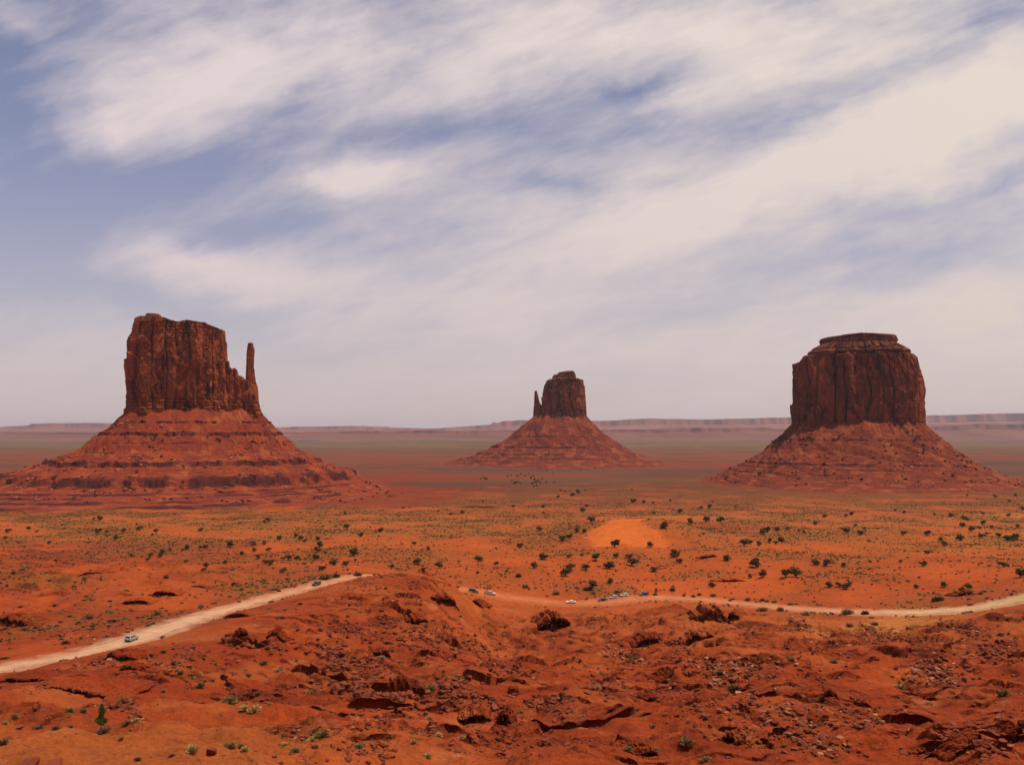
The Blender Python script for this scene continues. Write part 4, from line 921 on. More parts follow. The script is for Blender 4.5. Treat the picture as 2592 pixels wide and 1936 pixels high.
Cc = [(50,360,44),(150,343,56),(245,350,46),(550,402,56),(520,427,42),(610,405,38),(685,402,34),(750,415,24),(790,425,26),(915,320,34),(860,368,36),(1093,310,32),(1055,320,28),(398,495,60),(440,492,32),(490,500,38),(568,480,36),(604,494,30),(645,478,54),(135,435,22),(295,592,60),(482,625,88),(525,695,64),(735,680,104),(665,695,72),(442,710,34),(945,768,48),(1015,765,44),(1060,775,60),(1085,755,30),(190,770,40),(1175,400,26),(1155,430,38),(1065,415,50),(1120,382,24),(1030,403,18),(1205,482,22),(1425,428,48),(1585,430,46),(1375,282,22),(1437,296,24),(1735,314,36),(1630,308,22),(1820,332,34),(1843,342,26),(1945,305,24),(2110,316,30),(1870,408,40),(1920,398,28),(1815,382,40),(1945,365,34),(1975,433,26),(1938,450,38),(1670,470,32),(1800,458,60),(2100,460,60),(2140,462,60),(2160,455,40),(2050,445,40),(2025,192,28),(2155,186,22),(2115,222,22),(2200,272,34),(2000,390,20),(2165,385,28),(1700,500,46),(1558,627,56),(1412,615,24),(1265,612,20),(1212,612,24),(1510,775,36),(1700,768,44),(1850,778,44),(1812,800,38),(2185,690,80),(2080,632,60),(930,630,50),(860,622,50),(1050,640,36),(1585,560,30),(1840,185,18),(195,230,16),(120,268,24),(175,260,34)]
k_ = .3906
jl = [(x * k_, 1240 + y * k_ + w * k_ * .35, w * k_) for x, y, w in A] + [(864 + x * k_, 1180 + y * k_ + w * k_ * .35, w * k_) for x, y, w in B] + [(1728 + x * k_, 1180 + y * k_ + w * k_ * .35, w * k_) for x, y, w in Cc]
jp = hits([j[0] for j in jl], [j[1] for j in jl])
for (u, v, w), p in zip(jl, jp):
    wid = w * p[1] / F * (1.04 if w < 20 else .94)
    pr = rnd.choice(JUN); big = 'large' if w > 22 else 'small' if w < 11 else 'mid-sized'
    o = pr.place(tuple(p - [0, 0, .05 * wid]), rnd.uniform(0, 6.28), (wid, wid, wid * rnd.uniform(.72, 1.0)))
    pend(o, big + ' dark juniper', 'tree', 'junipers scattered over the red desert plain', u, v)
# foreground shrubs: u, v(base), width, kind
SH = [(484,1902,34,'pale'),(435,1914,18,'dry'),(348,1924,20,'dry'),(582,1890,26,'grey'),(610,1891,18,'grey'),(620,1900,22,'pale'),(720,1887,18,'pale'),(747,1902,26,'grey'),(798,1852,22,'grey'),(812,1862,26,'grey'),(791,1874,22,'pale'),(618,1795,26,'pale'),(643,1799,28,'pale'),(580,1776,26,'grey'),(651,1760,16,'dry'),(683,1781,10,'pale'),(413,1750,14,'grey'),(508,1738,22,'grey'),(313,1774,20,'grey'),(176,1801,24,'grey'),(211,1803,20,'grey'),(281,1726,20,'grey'),(262,1854,28,'dry'),(322,1830,20,'dry'),(344,1826,22,'pale'),(97,1845,20,'dry'),(140,1846,22,'dry'),(178,1841,14,'dry'),(37,1818,16,'grey'),(10,1833,20,'pale'),(5,1882,30,'dry'),(307,1870,14,'grey'),
  (627,1712,16,'grey'),(702,1698,14,'pale'),(667,1682,18,'dry'),(456,1705,18,'grey'),(440,1683,14,'grey'),(301,1672,14,'grey'),(509,1537,16,'grey'),(397,1556,20,'grey'),(224,1566,18,'dry'),(760,1530,12,'dark'),(795,1750,14,'grey'),(779,1741,12,'grey'),
  (1447,1841,46,'grey'),(1089,1746,26,'grey'),(1081,1916,24,'pale'),(908,1892,22,'grey'),(987,1864,14,'pale'),(1048,1880,18,'pale'),(1109,1862,18,'pale'),(816,1864,30,'grey'),(1168,1870,18,'pale'),(1085,1821,18,'pale'),(1235,1813,14,'pale'),(1473,1813,12,'pale'),(1443,1765,16,'grey'),(1512,1743,14,'pale'),(1652,1840,16,'grey'),(1591,1898,22,'grey'),(1654,1900,22,'grey'),(1397,1850,12,'grey'),
  (1738,1881,32,'grey'),(1785,1924,24,'grey'),(1859,1745,30,'dark'),(1822,1706,18,'dark'),(2110,1678,20,'grey'),(2003,1671,14,'grey'),(1910,1666,12,'dark'),(2150,1585,20,'grey'),(2215,1580,16,'grey'),(2190,1554,20,'dark'),(2280,1741,28,'grey'),(2542,1756,22,'grey'),(2377,1880,20,'grey'),(2375,1520,24,'dark'),(2145,1553,28,'grey'),(1975,1546,18,'grey'),(1930,1546,22,'grey'),(2040,1556,16,'grey'),(2450,1500,20,'grey'),
  (1702,1495,16,'dry'),(1800,1482,16,'dry'),(1805,1508,16,'grey'),(1755,1511,12,'grey'),(1770,1506,12,'grey'),(1848,1521,10,'grey'),(1893,1519,14,'grey'),(1930,1520,12,'grey'),(1941,1522,12,'grey'),(1960,1524,12,'grey'),(2000,1530,12,'grey'),(1658,1506,9,'dark'),(1731,1508,10,'dry'),(825,1466,22,'dry'),(850,1461,16,'dry'),(905,1457,20,'dry'),(1490,1494,22,'dark'),(1408,1504,18,'grey'),(1330,1487,18,'grey'),(1500,1502,14,'grey'),(1560,1500,14,'grey'),(1312,1460,16,'dark')]
sp_ = hits([q[0] for q in SH], [q[1] for q in SH])
SHN = {'pale': 'straw-coloured bush', 'grey': 'grey-green bush', 'dry': 'dry brown bush', 'dark': 'dark green bush'}
for (u, v, w, kd), p in zip(SH, sp_):
    wid = w * p[1] / F * 1.18; o = rnd.choice(BR[kd]).place(tuple(p), rnd.uniform(0, 6.28), (wid, wid, wid * rnd.uniform(.8, 1.15)))
    pend(o, ('big ' if w > 25 else 'small ' if w < 15 else '') + SHN[kd], 'shrub', 'low bushes on the rocky ground', u, v)
# the small green pinyon at lower left
def pinyon():
    p = hits([255], [1833])[0]; h = 52 * p[1] / F * 1.02; rng = np.random.RandomState(8)
    r = empty('pinyon_tree', tuple(p)); tag(r, 'small bright green tree standing alone on the bare slope at lower left', 'tree')
    ce = np.array([(0, 0, .16), (.16, .05, .15), (-.17, 0, .15), (.02, -.12, .17), (.03, 0, .32), (-.03, .03, .42), (.05, 0, .54), (.13, 0, .60), (0, 0, .66), (.03, 0, .76), (.02, .02, .88), (.2, 0, .2), (-.12, .05, .24)]); ra = np.array([.17, .13, .13, .15, .12, .10, .13, .09, .13, .11, .07, .09, .1])
    v, f = leafcloud(rng, ce, ra, 2600, .026, .9); mesh_np('crown', v * h, f, M_green, smooth=False, parent=r)
    tv, tf = joinvf([tube_v((0, 0, -.05), (.02, 0, .5), .04, .025, 6), tube_v((.02, 0, .5), (.02, 0, .9), .025, .008, 6)]); mesh_np('trunk', tv * h, tf, M_bark, parent=r)
pinyon()
def snag():
    p = hits([774], [1934])[0]; s_ = p[1] / F; rng = random.Random(4)
    r = empty('dead_snag', tuple(p)); tag(r, 'dead leafless snag with forked bare branches at the bottom edge', 'dead tree')
    tr = [tube_v((0, 0, -.3), (0, 0, 10 * s_), 5 * s_ * .5, 3.4 * s_ * .5, 8)]
    def br(a, b, r0, depth):
        a = np.array(a); b = np.array(b); mid = (a + b) / 2 + np.array([rng.uniform(-1, 1), rng.uniform(-1, 1), rng.uniform(-.5, .5)]) * .1 * np.linalg.norm(b - a)
        tr.append(tube_v(a, mid, r0, r0 * .75, 6)); tr.append(tube_v(mid, b, r0 * .75, r0 * .4, 6))
        if depth:
            for k in range(2 + (depth > 1)):
                q = mid if k % 2 else b; d = (b - a) * rng.uniform(.35, .6); d = d + np.array([rng.uniform(-1, 1), rng.uniform(-1, 1), rng.uniform(-.2, .9)]) * np.linalg.norm(d) * .6
                br(q, q + d, r0 * .42, depth - 1)
    for a, b, q in (((0, 0, 8), (-9, 1, 22), 1.3), ((0, 0, 7), (2, -2, 20), 1.0), ((0, 0, 5), (18, 2, 21), 1.4), ((-3, 0, 12), (-13, -2, 14), .9), ((-8, 1, 20), (-13, 2, 27), .7)):
        br(np.array(a) * s_, np.array(b) * s_, q * s_, 2)
    v, f = joinvf(tr); mesh_np('branches', v, f, M_bark, parent=r)
snag()
# scrub beyond the road: thousands of low sage bushes
def scrub():
    rng = np.random.RandomState(21); n = 150000
    D = np.sqrt(rng.rand(n) * (1500 ** 2 - 200 ** 2) + 200 ** 2); t = (rng.rand(n) * 2 - 1) * .72; x = t * D; y = D
    z, info = H(x, y, True)
    g1 = fbm(x, y * .7, 70, 4, 231); cl = fbm(x, y, 16, 3, 401)
    pr = .10 + .85 * sstep(-.2, .35, g1 + .6 * cl); pr *= np.where(info['near'] > .5, .10, 1.0) * (info['rd'] > info['rw'] + 1.2)
    for poly, wd in DUNE_POLYS: pr *= np.where(poly_sdf(x, y, poly) > 1.5, .01, 1)
    dd = np.exp(-(((t - .235) / .1) ** 2 + ((y - 462) / 38) ** 2)); pr *= 1 - .75 * sstep(.25, .5, dd)
    pr *= 1 - .96 * sstep(.2, .6, red_apron(x, y)); pr *= sstep(1500, 1100, D) * .9 + .1
    ok = rng.rand(n) < pr; x, y, z, D = x[ok], y[ok], z[ok], D[ok]; n = len(x)
    size = .6 + 1.1 * rng.rand(n) ** 2 + .6 * (rng.rand(n) < .06)
    app = size / D; order = np.argsort(-app); P = np.stack([x, y, z], -1)
    vis = np.zeros(n, bool)
    ii = np.clip(np.searchsorted(VIS['ys'], y), 1, len(VIS['ys']) - 1); jj = np.clip(np.searchsorted(VIS['ts'], x / y), 1, len(VIS['ts']) - 1)
    vis = (z / y + .002 >= VIS['Q'][ii, jj]) & (np.abs(x / y) < .58)
    top = [k for k in order if vis[k]][:170]; rest = np.setdiff1d(np.arange(n), top)
    for k in top:
        u = CU + x[k] / y[k] * F; q = z[k] / y[k]; v = CV + F * math.tan(PITCH - math.atan(q)) if False else 1088 - q * F
        kd = rng.choice(['grey', 'dry', 'dark', 'grey']); o = BR[kd][rng.randint(3)].place(tuple(P[k]), rng.rand() * 6.28, (size[k] * 1.25, size[k] * 1.25, size[k] * .85))
        pend(o, 'low ' + SHN[kd], 'shrub', 'low bushes on the rocky ground', u, v)
    rr = np.random.RandomState(9); protos = []
    for i in range(6):
        v, f = leafcloud(rr, np.array([(0, 0, .28), (.22, .1, .2), (-.2, -.08, .2), (.02, -.2, .2)]), np.array([.30, .22, .22, .2]), 26, .17, .7); v[:, 2] = np.maximum(v[:, 2], -.02); protos.append((v, f))
    V, Fc, idx = tile(protos, P[rest], size[rest] * 1.15, rng.rand(len(rest)) * 6.28, rng=rng)
    kind = rng.rand(len(rest), 1); pal = np.where(kind < .62, np.array([[.095, .056, .024]]), np.where(kind < .85, np.array([[.16, .10, .042]]), np.array([[.07, .05, .026]])))
    pal = pal * (.7 + .6 * rng.rand(len(rest), 1))
    o = mesh_np('desert_scrub', V, Fc, M_scrub, pal[idx], smooth=False); tag(o, 'low sage scrub dotted over the orange plain', 'scrub', kind='stuff'); print('scrub', len(rest))
scrub()

# ------------------------------------------------------------------ rock outcrops with hollows under them
def outcrop(u, v, wpx, hpx, seed, label, rz=0.0, depth=1.0, tilt=0.0, thick=.45, pale=False):
    p = hits([u], [v])[0]; D = p[1]; W = wpx * D / F * 1.12; Hh = hpx * D / F * .85
    n = 120; k = np.linspace(-1, 1, n); dep = max(Hh * 2.2, W * .35)
    env = np.clip(1 - np.abs(k) ** 2.6, 0, 1) ** .75; n1 = fbm(k * 2.2, k * 0 + seed, 1, 4, seed, .6); n2 = fbm(k * 5, k * 0 + seed, 1, 4, seed + 4, .65); n3 = fbm(k * 2, k * 0 + 5 + seed, 1, 3, seed + 7)
    topz = Hh * (.86 + .30 * n1) * env; hol = np.clip(.55 + .9 * n3, 0, 1) * env ** .5           # how deep the hollow is
    th_ = thick * (.75 + .5 * n2); lipz = topz * (1 - np.clip(th_, .2, .95)) - .02
    lipy = -dep * .16 * (1 + 1.2 * n1 + .6 * n2) * env; back = lipy + dep * .55 * hol * depth
    def gz(x, y): return H(p[0] + x, p[1] + y) - p[2]
    c, s_ = math.cos(rz), math.sin(rz); rows = []; soil = []
    def row(y, z, so, rel=0.0):
        xx = k * W / 2; yy = y + 0 * k; X = xx * c - yy * s_; Y = xx * s_ + yy * c; g = gz(X, Y)
        rows.append(np.stack([X, Y, (z + xx * math.tan(tilt) * .0 + 0 * k) * (1 - rel) + (g + z * 0) * rel + (g if rel == 0 else 0) * 0], -1)); soil.append(np.full(n, so))
    g0 = gz(k * W / 2 * c, k * W / 2 * s_)
    row(dep * 3.2, -.6 * Hh, 1, .999); rows[-1][:, 2] -= .25 * Hh
    for q, m in ((2.2, .35), (1.5, .68), (1.0, .88), (.6, .97), (.25, 1.0)): row(dep * q, 0, 1); rows[-1][:, 2] = gz(rows[-1][:, 0], rows[-1][:, 1]) * (1 - m) + (g0 + topz) * m
    row(lipy + dep * .05, g0 + topz * .99, .8); row(lipy, g0 + topz * .93, .3); row(lipy - .03 * dep, g0 + topz * .6 + lipz * .4, 0); row(lipy + .01 * dep, g0 + lipz * .9 + topz * .1, 0); row(lipy + .05 * dep, g0 + lipz, 0)
    row(back * .7 + lipy * .3, g0 + lipz * .97, 0); row(back, g0 + lipz * .6, 0); row(back, g0 - .35 * Hh, 0); row(lipy - .1 * dep, g0 - .5 * Hh, .5)
    P = np.stack(rows); so = np.stack(soil)
    m_ = np.linspace(0, len(rows) - 1, 90); i_ = np.minimum(m_.astype(int), len(rows) - 2); fr_ = (m_ - i_)[:, None]; P = P[i_] * (1 - fr_[..., None]) + P[i_ + 1] * fr_[..., None]; so = so[i_] * (1 - fr_) + so[i_ + 1] * fr_; rows = P
    q = max(Hh, .6); wob = np.stack([fbm(P[..., 0] / q * .9 + 7 * i, P[..., 1] / q * .9 + P[..., 2] / q * 1.3, 1, 4, seed + 10 + i, .6) for i in range(3)], -1); P = P + wob * .16 * Hh * (np.arange(len(rows))[:, None, None] > 0) + np.stack([fbm(P[..., 0] * 2.2, P[..., 1] * 2.2 + P[..., 2] * 3 + 5 * i, 1, 3, seed + 50 + i) for i in range(3)], -1) * min(.16, .07 * Hh + .05)
    P[:, 0, 2] -= .15 * Hh; P[:, -1, 2] -= .15 * Hh
    wx, wy = P[..., 0] + p[0], P[..., 1] + p[1]; zz, info = H(wx, wy, True); gc = ground_color(wx, wy, zz, dict(info, ledge=info['ledge'] * 0))
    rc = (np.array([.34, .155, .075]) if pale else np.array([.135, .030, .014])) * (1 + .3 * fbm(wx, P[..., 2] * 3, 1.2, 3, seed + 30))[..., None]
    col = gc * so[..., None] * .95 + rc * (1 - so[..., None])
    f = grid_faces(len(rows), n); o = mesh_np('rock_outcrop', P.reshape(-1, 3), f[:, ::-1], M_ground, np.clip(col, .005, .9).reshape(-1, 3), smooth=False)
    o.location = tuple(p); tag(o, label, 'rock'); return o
OC = [(1402, 1592, 72, 42, 1, 'red slab roofing a black triangular cave below the white car', .1, 1.3, .06, .35), (1772, 1622, 78, 26, 2, 'long dark overhang hollowed into the slope below the domed outcrop', -.1, 1.2, -.3, .3), (1640, 1630, 70, 26, 3, 'tan-topped ledge over a black hollow, right of centre', .1, 1.2, .1, .4),
    (1200, 1830, 75, 34, 4, 'broken roof of red rock over the left of two black caves', .05, 1.4, .05, .35), (1268, 1834, 52, 38, 5, 'red block over the right of two black caves at lower centre', -.1, 1.4, -.05, .3), (1128, 1528, 66, 24, 6, 'layered red ledge jutting from the spur below the hidden road', .25, 1.0, .12, .4),
    (1208, 1530, 30, 13, 7, 'squat dark block on the nose of the spur', -.4, 1, 0, .5), (1856, 1566, 30, 24, 8, 'small black hollow at the right shoulder of the domed outcrop', -.5, 1.2, -.5, .35), (600, 1562, 72, 14, 9, 'thin dark ledge crowning the pointed hillock by the left road', -.3, 1.0, -.25, .5),
    (415, 1506, 62, 16, 10, 'upper of two dark hollows in the red bank left of the road', -.05, 1.3, -.04, .25), (345, 1528, 66, 14, 11, 'lower of two dark hollows in the red bank left of the road', .05, 1.3, .05, .25), (25, 1580, 82, 26, 12, 'dark sloping overhang at the left edge beyond the road', .1, 1.2, .18, .25),
    (60, 1726, 120, 16, 13, 'flat dark ledge at the left edge below the road', .0, 1, .0, .6), (215, 1756, 190, 18, 14, 'long jagged ledge crossing the slope at lower left', .0, 1, -.02, .55), (300, 1672, 95, 18, 15, 'dark ledge stepping down just below the left road', -.2, 1, -.25, .55), (325, 1694, 44, 16, 16, 'short dark ledge under the stepped one at left', -.1, 1, -.1, .5),
    (1800, 1562, 90, 26, 17, 'smooth dark red domed outcrop just below the road', 0, .5, 0, .95), (2565, 1862, 46, 26, 18, 'dark notch under a slab at the right edge', .1, 1.2, -.15, .3), (2450, 1890, 90, 22, 19, 'thick slab over a dark gap at lower right', .0, 1.2, -.12, .4), (2350, 1904, 80, 16, 20, 'low ledge left of the thick slab at lower right', .05, 1, -.05, .5),
    (1640, 1915, 50, 26, 21, 'dark cleft rock near the bottom right of centre', .1, 1.1, .1, .35), (1855, 1880, 56, 28, 22, 'tilted dark slab leaning at lower right of centre', -.6, 1, -.5, .5), (1055, 1580, 50, 20, 23, 'small red crag with a dark hollow on the central slope', .2, 1.1, .2, .4), (965, 1660, 46, 22, 24, 'dark crag among rubble at centre', .3, 1.1, .0, .4),
    (700, 1614, 44, 20, 25, 'jagged crag group on the left spur', .1, 1, -.1, .5), (610, 1612, 30, 22, 26, 'pointed crag above the jagged group on the left spur', .4, 1, .2, .5), (1690, 1722, 34, 16, 27, 'dark gash-faced rock in the gully right of centre', .3, 1.1, .0, .4), (1650, 1775, 30, 16, 28, 'dark rock rib below the gash-faced rock', .3, 1, .0, .4), (2120, 1475, 10, 4, 29, 'tiny ledge', 0, 1, 0, .5),
    (1850, 1472, 68, 8, 30, 'thin red ledge in the bare orange sand beyond the right road', .0, 1.2, -.08, .6), (1790, 1412, 44, 9, 31, 'low red bank among the junipers beyond the sand', -.1, 1.2, -.2, .5), (230, 1452, 55, 6, 32, 'thin dark ledge in the plain beyond the two hollows', .0, 1, .06, .5), (505, 1486, 36, 6, 33, 'short dark ledge above the left road', .0, 1, .0, .4), (1215, 1283, 90, 3.4, 34, 'long low ledge on the dark red plain', 0, 1, 0, .6), (2440, 1506, 40, 12, 35, 'dark rocks beside the person in white', .0, 1, .0, .5)]
for q in OC:
    if q[5] == 'tiny ledge': continue
    outcrop(*q[:6], *q[6:])
# ------------------------------------------------------------------ boulders and rubble
PROTO_R = []
for i, (v, f) in enumerate(ROCKV + SLABV[:2]):
    o = mesh_np('boulder', v, f, M_rock, smooth=False); PROTO_R.append(Proto(o, []))
PROTO_S = [Proto(mesh_np('boulder', v, f, M_slab, smooth=False), []) for v, f in SLABV]
def one_boulder(u, v, wpx, label, pale=False, proto=None):
    p = hits([u], [v])[0]; w = wpx * p[1] / F; pr = proto or (PROTO_S if pale else PROTO_R)[int(u) % (5 if pale else 9)]
    o = pr.place(tuple(p), (u * 1.7) % 6.28, (w, w, w)); tag(o, label, 'boulder', 'boulders on the red slopes'); return o
one_boulder(535, 1911, 32, 'big dark brown boulder beside the straw-coloured bush at lower left'); one_boulder(474, 1919, 11, 'small near-black stone left of the big dark boulder'); one_boulder(45, 1845, 24, 'flat-topped brown boulder near the left edge')
one_boulder(71, 1944, 42, 'tan pointed boulder cut by the bottom left edge'); one_boulder(134, 1946, 38, 'low tan boulder cut by the bottom edge, right of the pointed one'); one_boulder(1250, 1796, 26, 'rounded boulder with a dark base, upper right of the two caves'); one_boulder(1234, 1790, 14, 'small boulder leaning on the rounded one above the caves')
one_boulder(1037, 1760, 20, 'cube-like dark boulder left of the rubble above the caves'); one_boulder(995, 1772, 24, 'low pair-like dark boulder at lower centre'); one_boulder(1075, 1768, 14, 'tall narrow boulder right of the cube-like one'); one_boulder(905, 1764, 22, 'dark slab-sided boulder under the rubble heap')
one_boulder(1284, 1920, 18, 'reddish block near the bottom centre'); one_boulder(1275, 1900, 14, 'black stone just above the reddish block'); one_boulder(284, 1790, 14, 'dark stone beyond the small green tree')
def rubble():
    rng = np.random.RandomState(77); us = []; vs = []; sz = []; pl = []
    for u, v, ru, rv, n, s_, pf in CLUS:
        n = int(n * 1.5)
        a = rng.normal(size=(n, 2)) * .6; us += list(u + a[:, 0] * ru); vs += list(v + a[:, 1] * rv)
        sz += list(s_ * (.22 + 1.25 * rng.rand(n) ** 4.5)); pl += list(rng.rand(n) < pf * .5)
    us = np.array(us); vs = np.array(vs); sz = np.array(sz); pl = np.array(pl); P = hits(us, vs)
    rd, rz, rw = road_dist(P[:, 0], P[:, 1]); ok = (rd > rw + 1.0) & (P[:, 1] < 700); P, sz, pl, us, vs = P[ok], sz[ok], pl[ok], us[ok], vs[ok]
    sz = sz * np.clip(P[:, 1] / 170, .45, 1.35)
    # stones shed along the ledges
    led = VIS['ledge'] * (VIS['near'] > .5); vism = VIS['Qr'] >= VIS['Q'] - 1e-4
    ii, jj = np.where((led > .45) & vism); m = (VIS['ys'][ii] > 60) & (np.abs(VIS['ts'][jj]) < .62); ii, jj = ii[m], jj[m]
    k = rng.choice(len(ii), min(6500, len(ii)), replace=False); y = VIS['ys'][ii[k]] - rng.rand(len(k)) * 1.2; x = VIS['ts'][jj[k]] * VIS['ys'][ii[k]]
    P2 = np.stack([x, y, H(x, y)], -1); s2 = (.2 + 1.0 * rng.rand(len(k)) ** 4) * np.clip(y / 170, .45, 1.3)
    n3 = 16000; y3 = 60 * np.exp(rng.rand(n3) * math.log(6.5)); t3 = (rng.rand(n3) * 2 - 1) * .62; P3 = np.stack([t3 * y3, y3, y3 * 0], -1); P3[:, 2], i3 = H(P3[:, 0], P3[:, 1], True)
    ok3 = (fbm(P3[:, 0], P3[:, 1], 16, 3, 555) + .6 * i3['ledge'] > rng.rand(n3) * .9 - .25) & (i3['rd'] > i3['rw'] + 1) & (i3['near'] > .6); P3 = P3[ok3]
    P2 = np.concatenate([P2, P3]); s2 = np.concatenate([s2, (.12 + .4 * rng.rand(len(P3)) ** 4) * np.clip(P3[:, 1] / 150, .5, 1.4)]); k = np.arange(len(P2))
    P = np.concatenate([P, P2]); sz = np.concatenate([sz, s2]); pl = np.concatenate([pl, rng.rand(len(k)) < .07])
    us = np.concatenate([us, CU + F * P2[:, 0] / P2[:, 1]]); vs = np.concatenate([vs, 1088 - F * P2[:, 2] / P2[:, 1]])
    app = sz / P[:, 1]; order = np.argsort(-app); top = order[:285]; rest = order[285:]
    for k in top:
        pr = (PROTO_S[rng.randint(5)] if pl[k] else PROTO_R[rng.randint(len(PROTO_R))]); s_ = sz[k]
        o = pr.place(tuple(P[k] - [0, 0, .08 * s_]), rng.rand() * 6.28, (s_ * rng.uniform(.8, 1.2), s_ * rng.uniform(.8, 1.2), s_ * rng.uniform(.7, 1.1)), tilt=(rng.uniform(-.3, .3), rng.uniform(-.3, .3)))
        pend(o, ('pale flat slab' if pl[k] else 'dark red boulder') + (' ' if sz[k] > .9 else ', small,'), 'boulder', 'boulders on the red slopes', us[k], min(vs[k], 1930))
    V, Fc, idx = tile(ROCKV[:6] + SLABV[:3], P[rest] - np.array([0, 0, .03]), sz[rest], rng.rand(len(rest)) * 6.28, squash=.6 + .5 * rng.rand(len(rest)), tilt=rng.uniform(-.4, .4, len(rest)), rng=rng)
    c = np.where(pl[rest][:, None], np.array([[.27, .105, .052]]), np.array([[.15, .036, .016]])) * (.65 + .7 * rng.rand(len(rest), 1))
    o = mesh_np('loose_rocks', V, Fc, M_rocks, c[idx], smooth=False); tag(o, 'small loose rocks littering the red slopes', 'rubble', kind='stuff'); print('rocks', len(rest))
rubble()

# ------------------------------------------------------------------ cars
M_glass = plain_mat('car_glass', (.012, .013, .016), .08, .6); M_tyre = plain_mat('tyre_rubber', (.015, .015, .015), .9, .2); M_rim = plain_mat('alloy', (.55, .55, .56), .35, .5, .8)
M_lamp = plain_mat('lamp_glass', (.75, .75, .72), .15, .6); M_red = plain_mat('red_lens', (.35, .02, .015), .25, .5); M_trim = plain_mat('black_trim', (.02, .02, .02), .7, .2)
PAINT = {}
def paint(nm, c, metal=.3):
    if nm not in PAINT:
        m, N, L, b = new_mat('paint_' + nm, .32, .5); b.inputs['Base Color'].default_value = (*c, 1); b.inputs['Metallic'].default_value = metal; b.inputs['Coat Weight'].default_value = .5; PAINT[nm] = m
    return PAINT[nm]
def prism(poly, halfw, bevel=.05, taper=None):
    """side outline (x, z) extruded across the car; taper(z) narrows the width"""
    bm = bmesh.new(); L_ = []; R_ = []
    for x, z in poly:
        w = halfw * (taper(x, z) if taper else 1); L_.append(bm.verts.new((x, w, z))); R_.append(bm.verts.new((x, -w, z)))
    bm.faces.new(L_); bm.faces.new(R_[::-1]); n = len(poly)
    for i in range(n): bm.faces.new((L_[i], R_[i], R_[(i + 1) % n], L_[(i + 1) % n]))
    bmesh.ops.recalc_face_normals(bm, faces=bm.faces)
    if bevel: bmesh.ops.bevel(bm, geom=list(bm.edges), offset=bevel, segments=2, profile=.6, affect='EDGES')
    return bm
def bm_obj(name, bm, mat, parent, smooth=False):
    me = bpy.data.meshes.new(name); bmesh.ops.triangulate(bm, faces=[f for f in bm.faces if len(f.verts) > 4]); bm.to_mesh(me); bm.free(); me.materials.append(mat)
    if smooth:
        for p in me.polygons: p.use_smooth = True
    o = bpy.data.objects.new(name, me); sc.collection.objects.link(o); o.parent = parent; return o
def merge_bm(bms):
    out = bmesh.new()
    for b in bms:
        me = bpy.data.meshes.new('t'); b.to_mesh(me); b.free(); out.from_mesh(me); bpy.data.meshes.remove(me)
    return out
def cyl_bm(r, w, seg=20, inset=0):
    bm = bmesh.new(); bmesh.ops.create_cone(bm, cap_ends=True, segments=seg, radius1=r, radius2=r, depth=w); bmesh.ops.rotate(bm, verts=bm.verts, matrix=Matrix.Rotation(math.pi / 2, 3, 'X'))
    bmesh.ops.bevel(bm, geom=[e for e in bm.edges if abs(e.verts[0].co.y - e.verts[1].co.y) < 1e-5], offset=.03, segments=2, affect='EDGES'); return bm
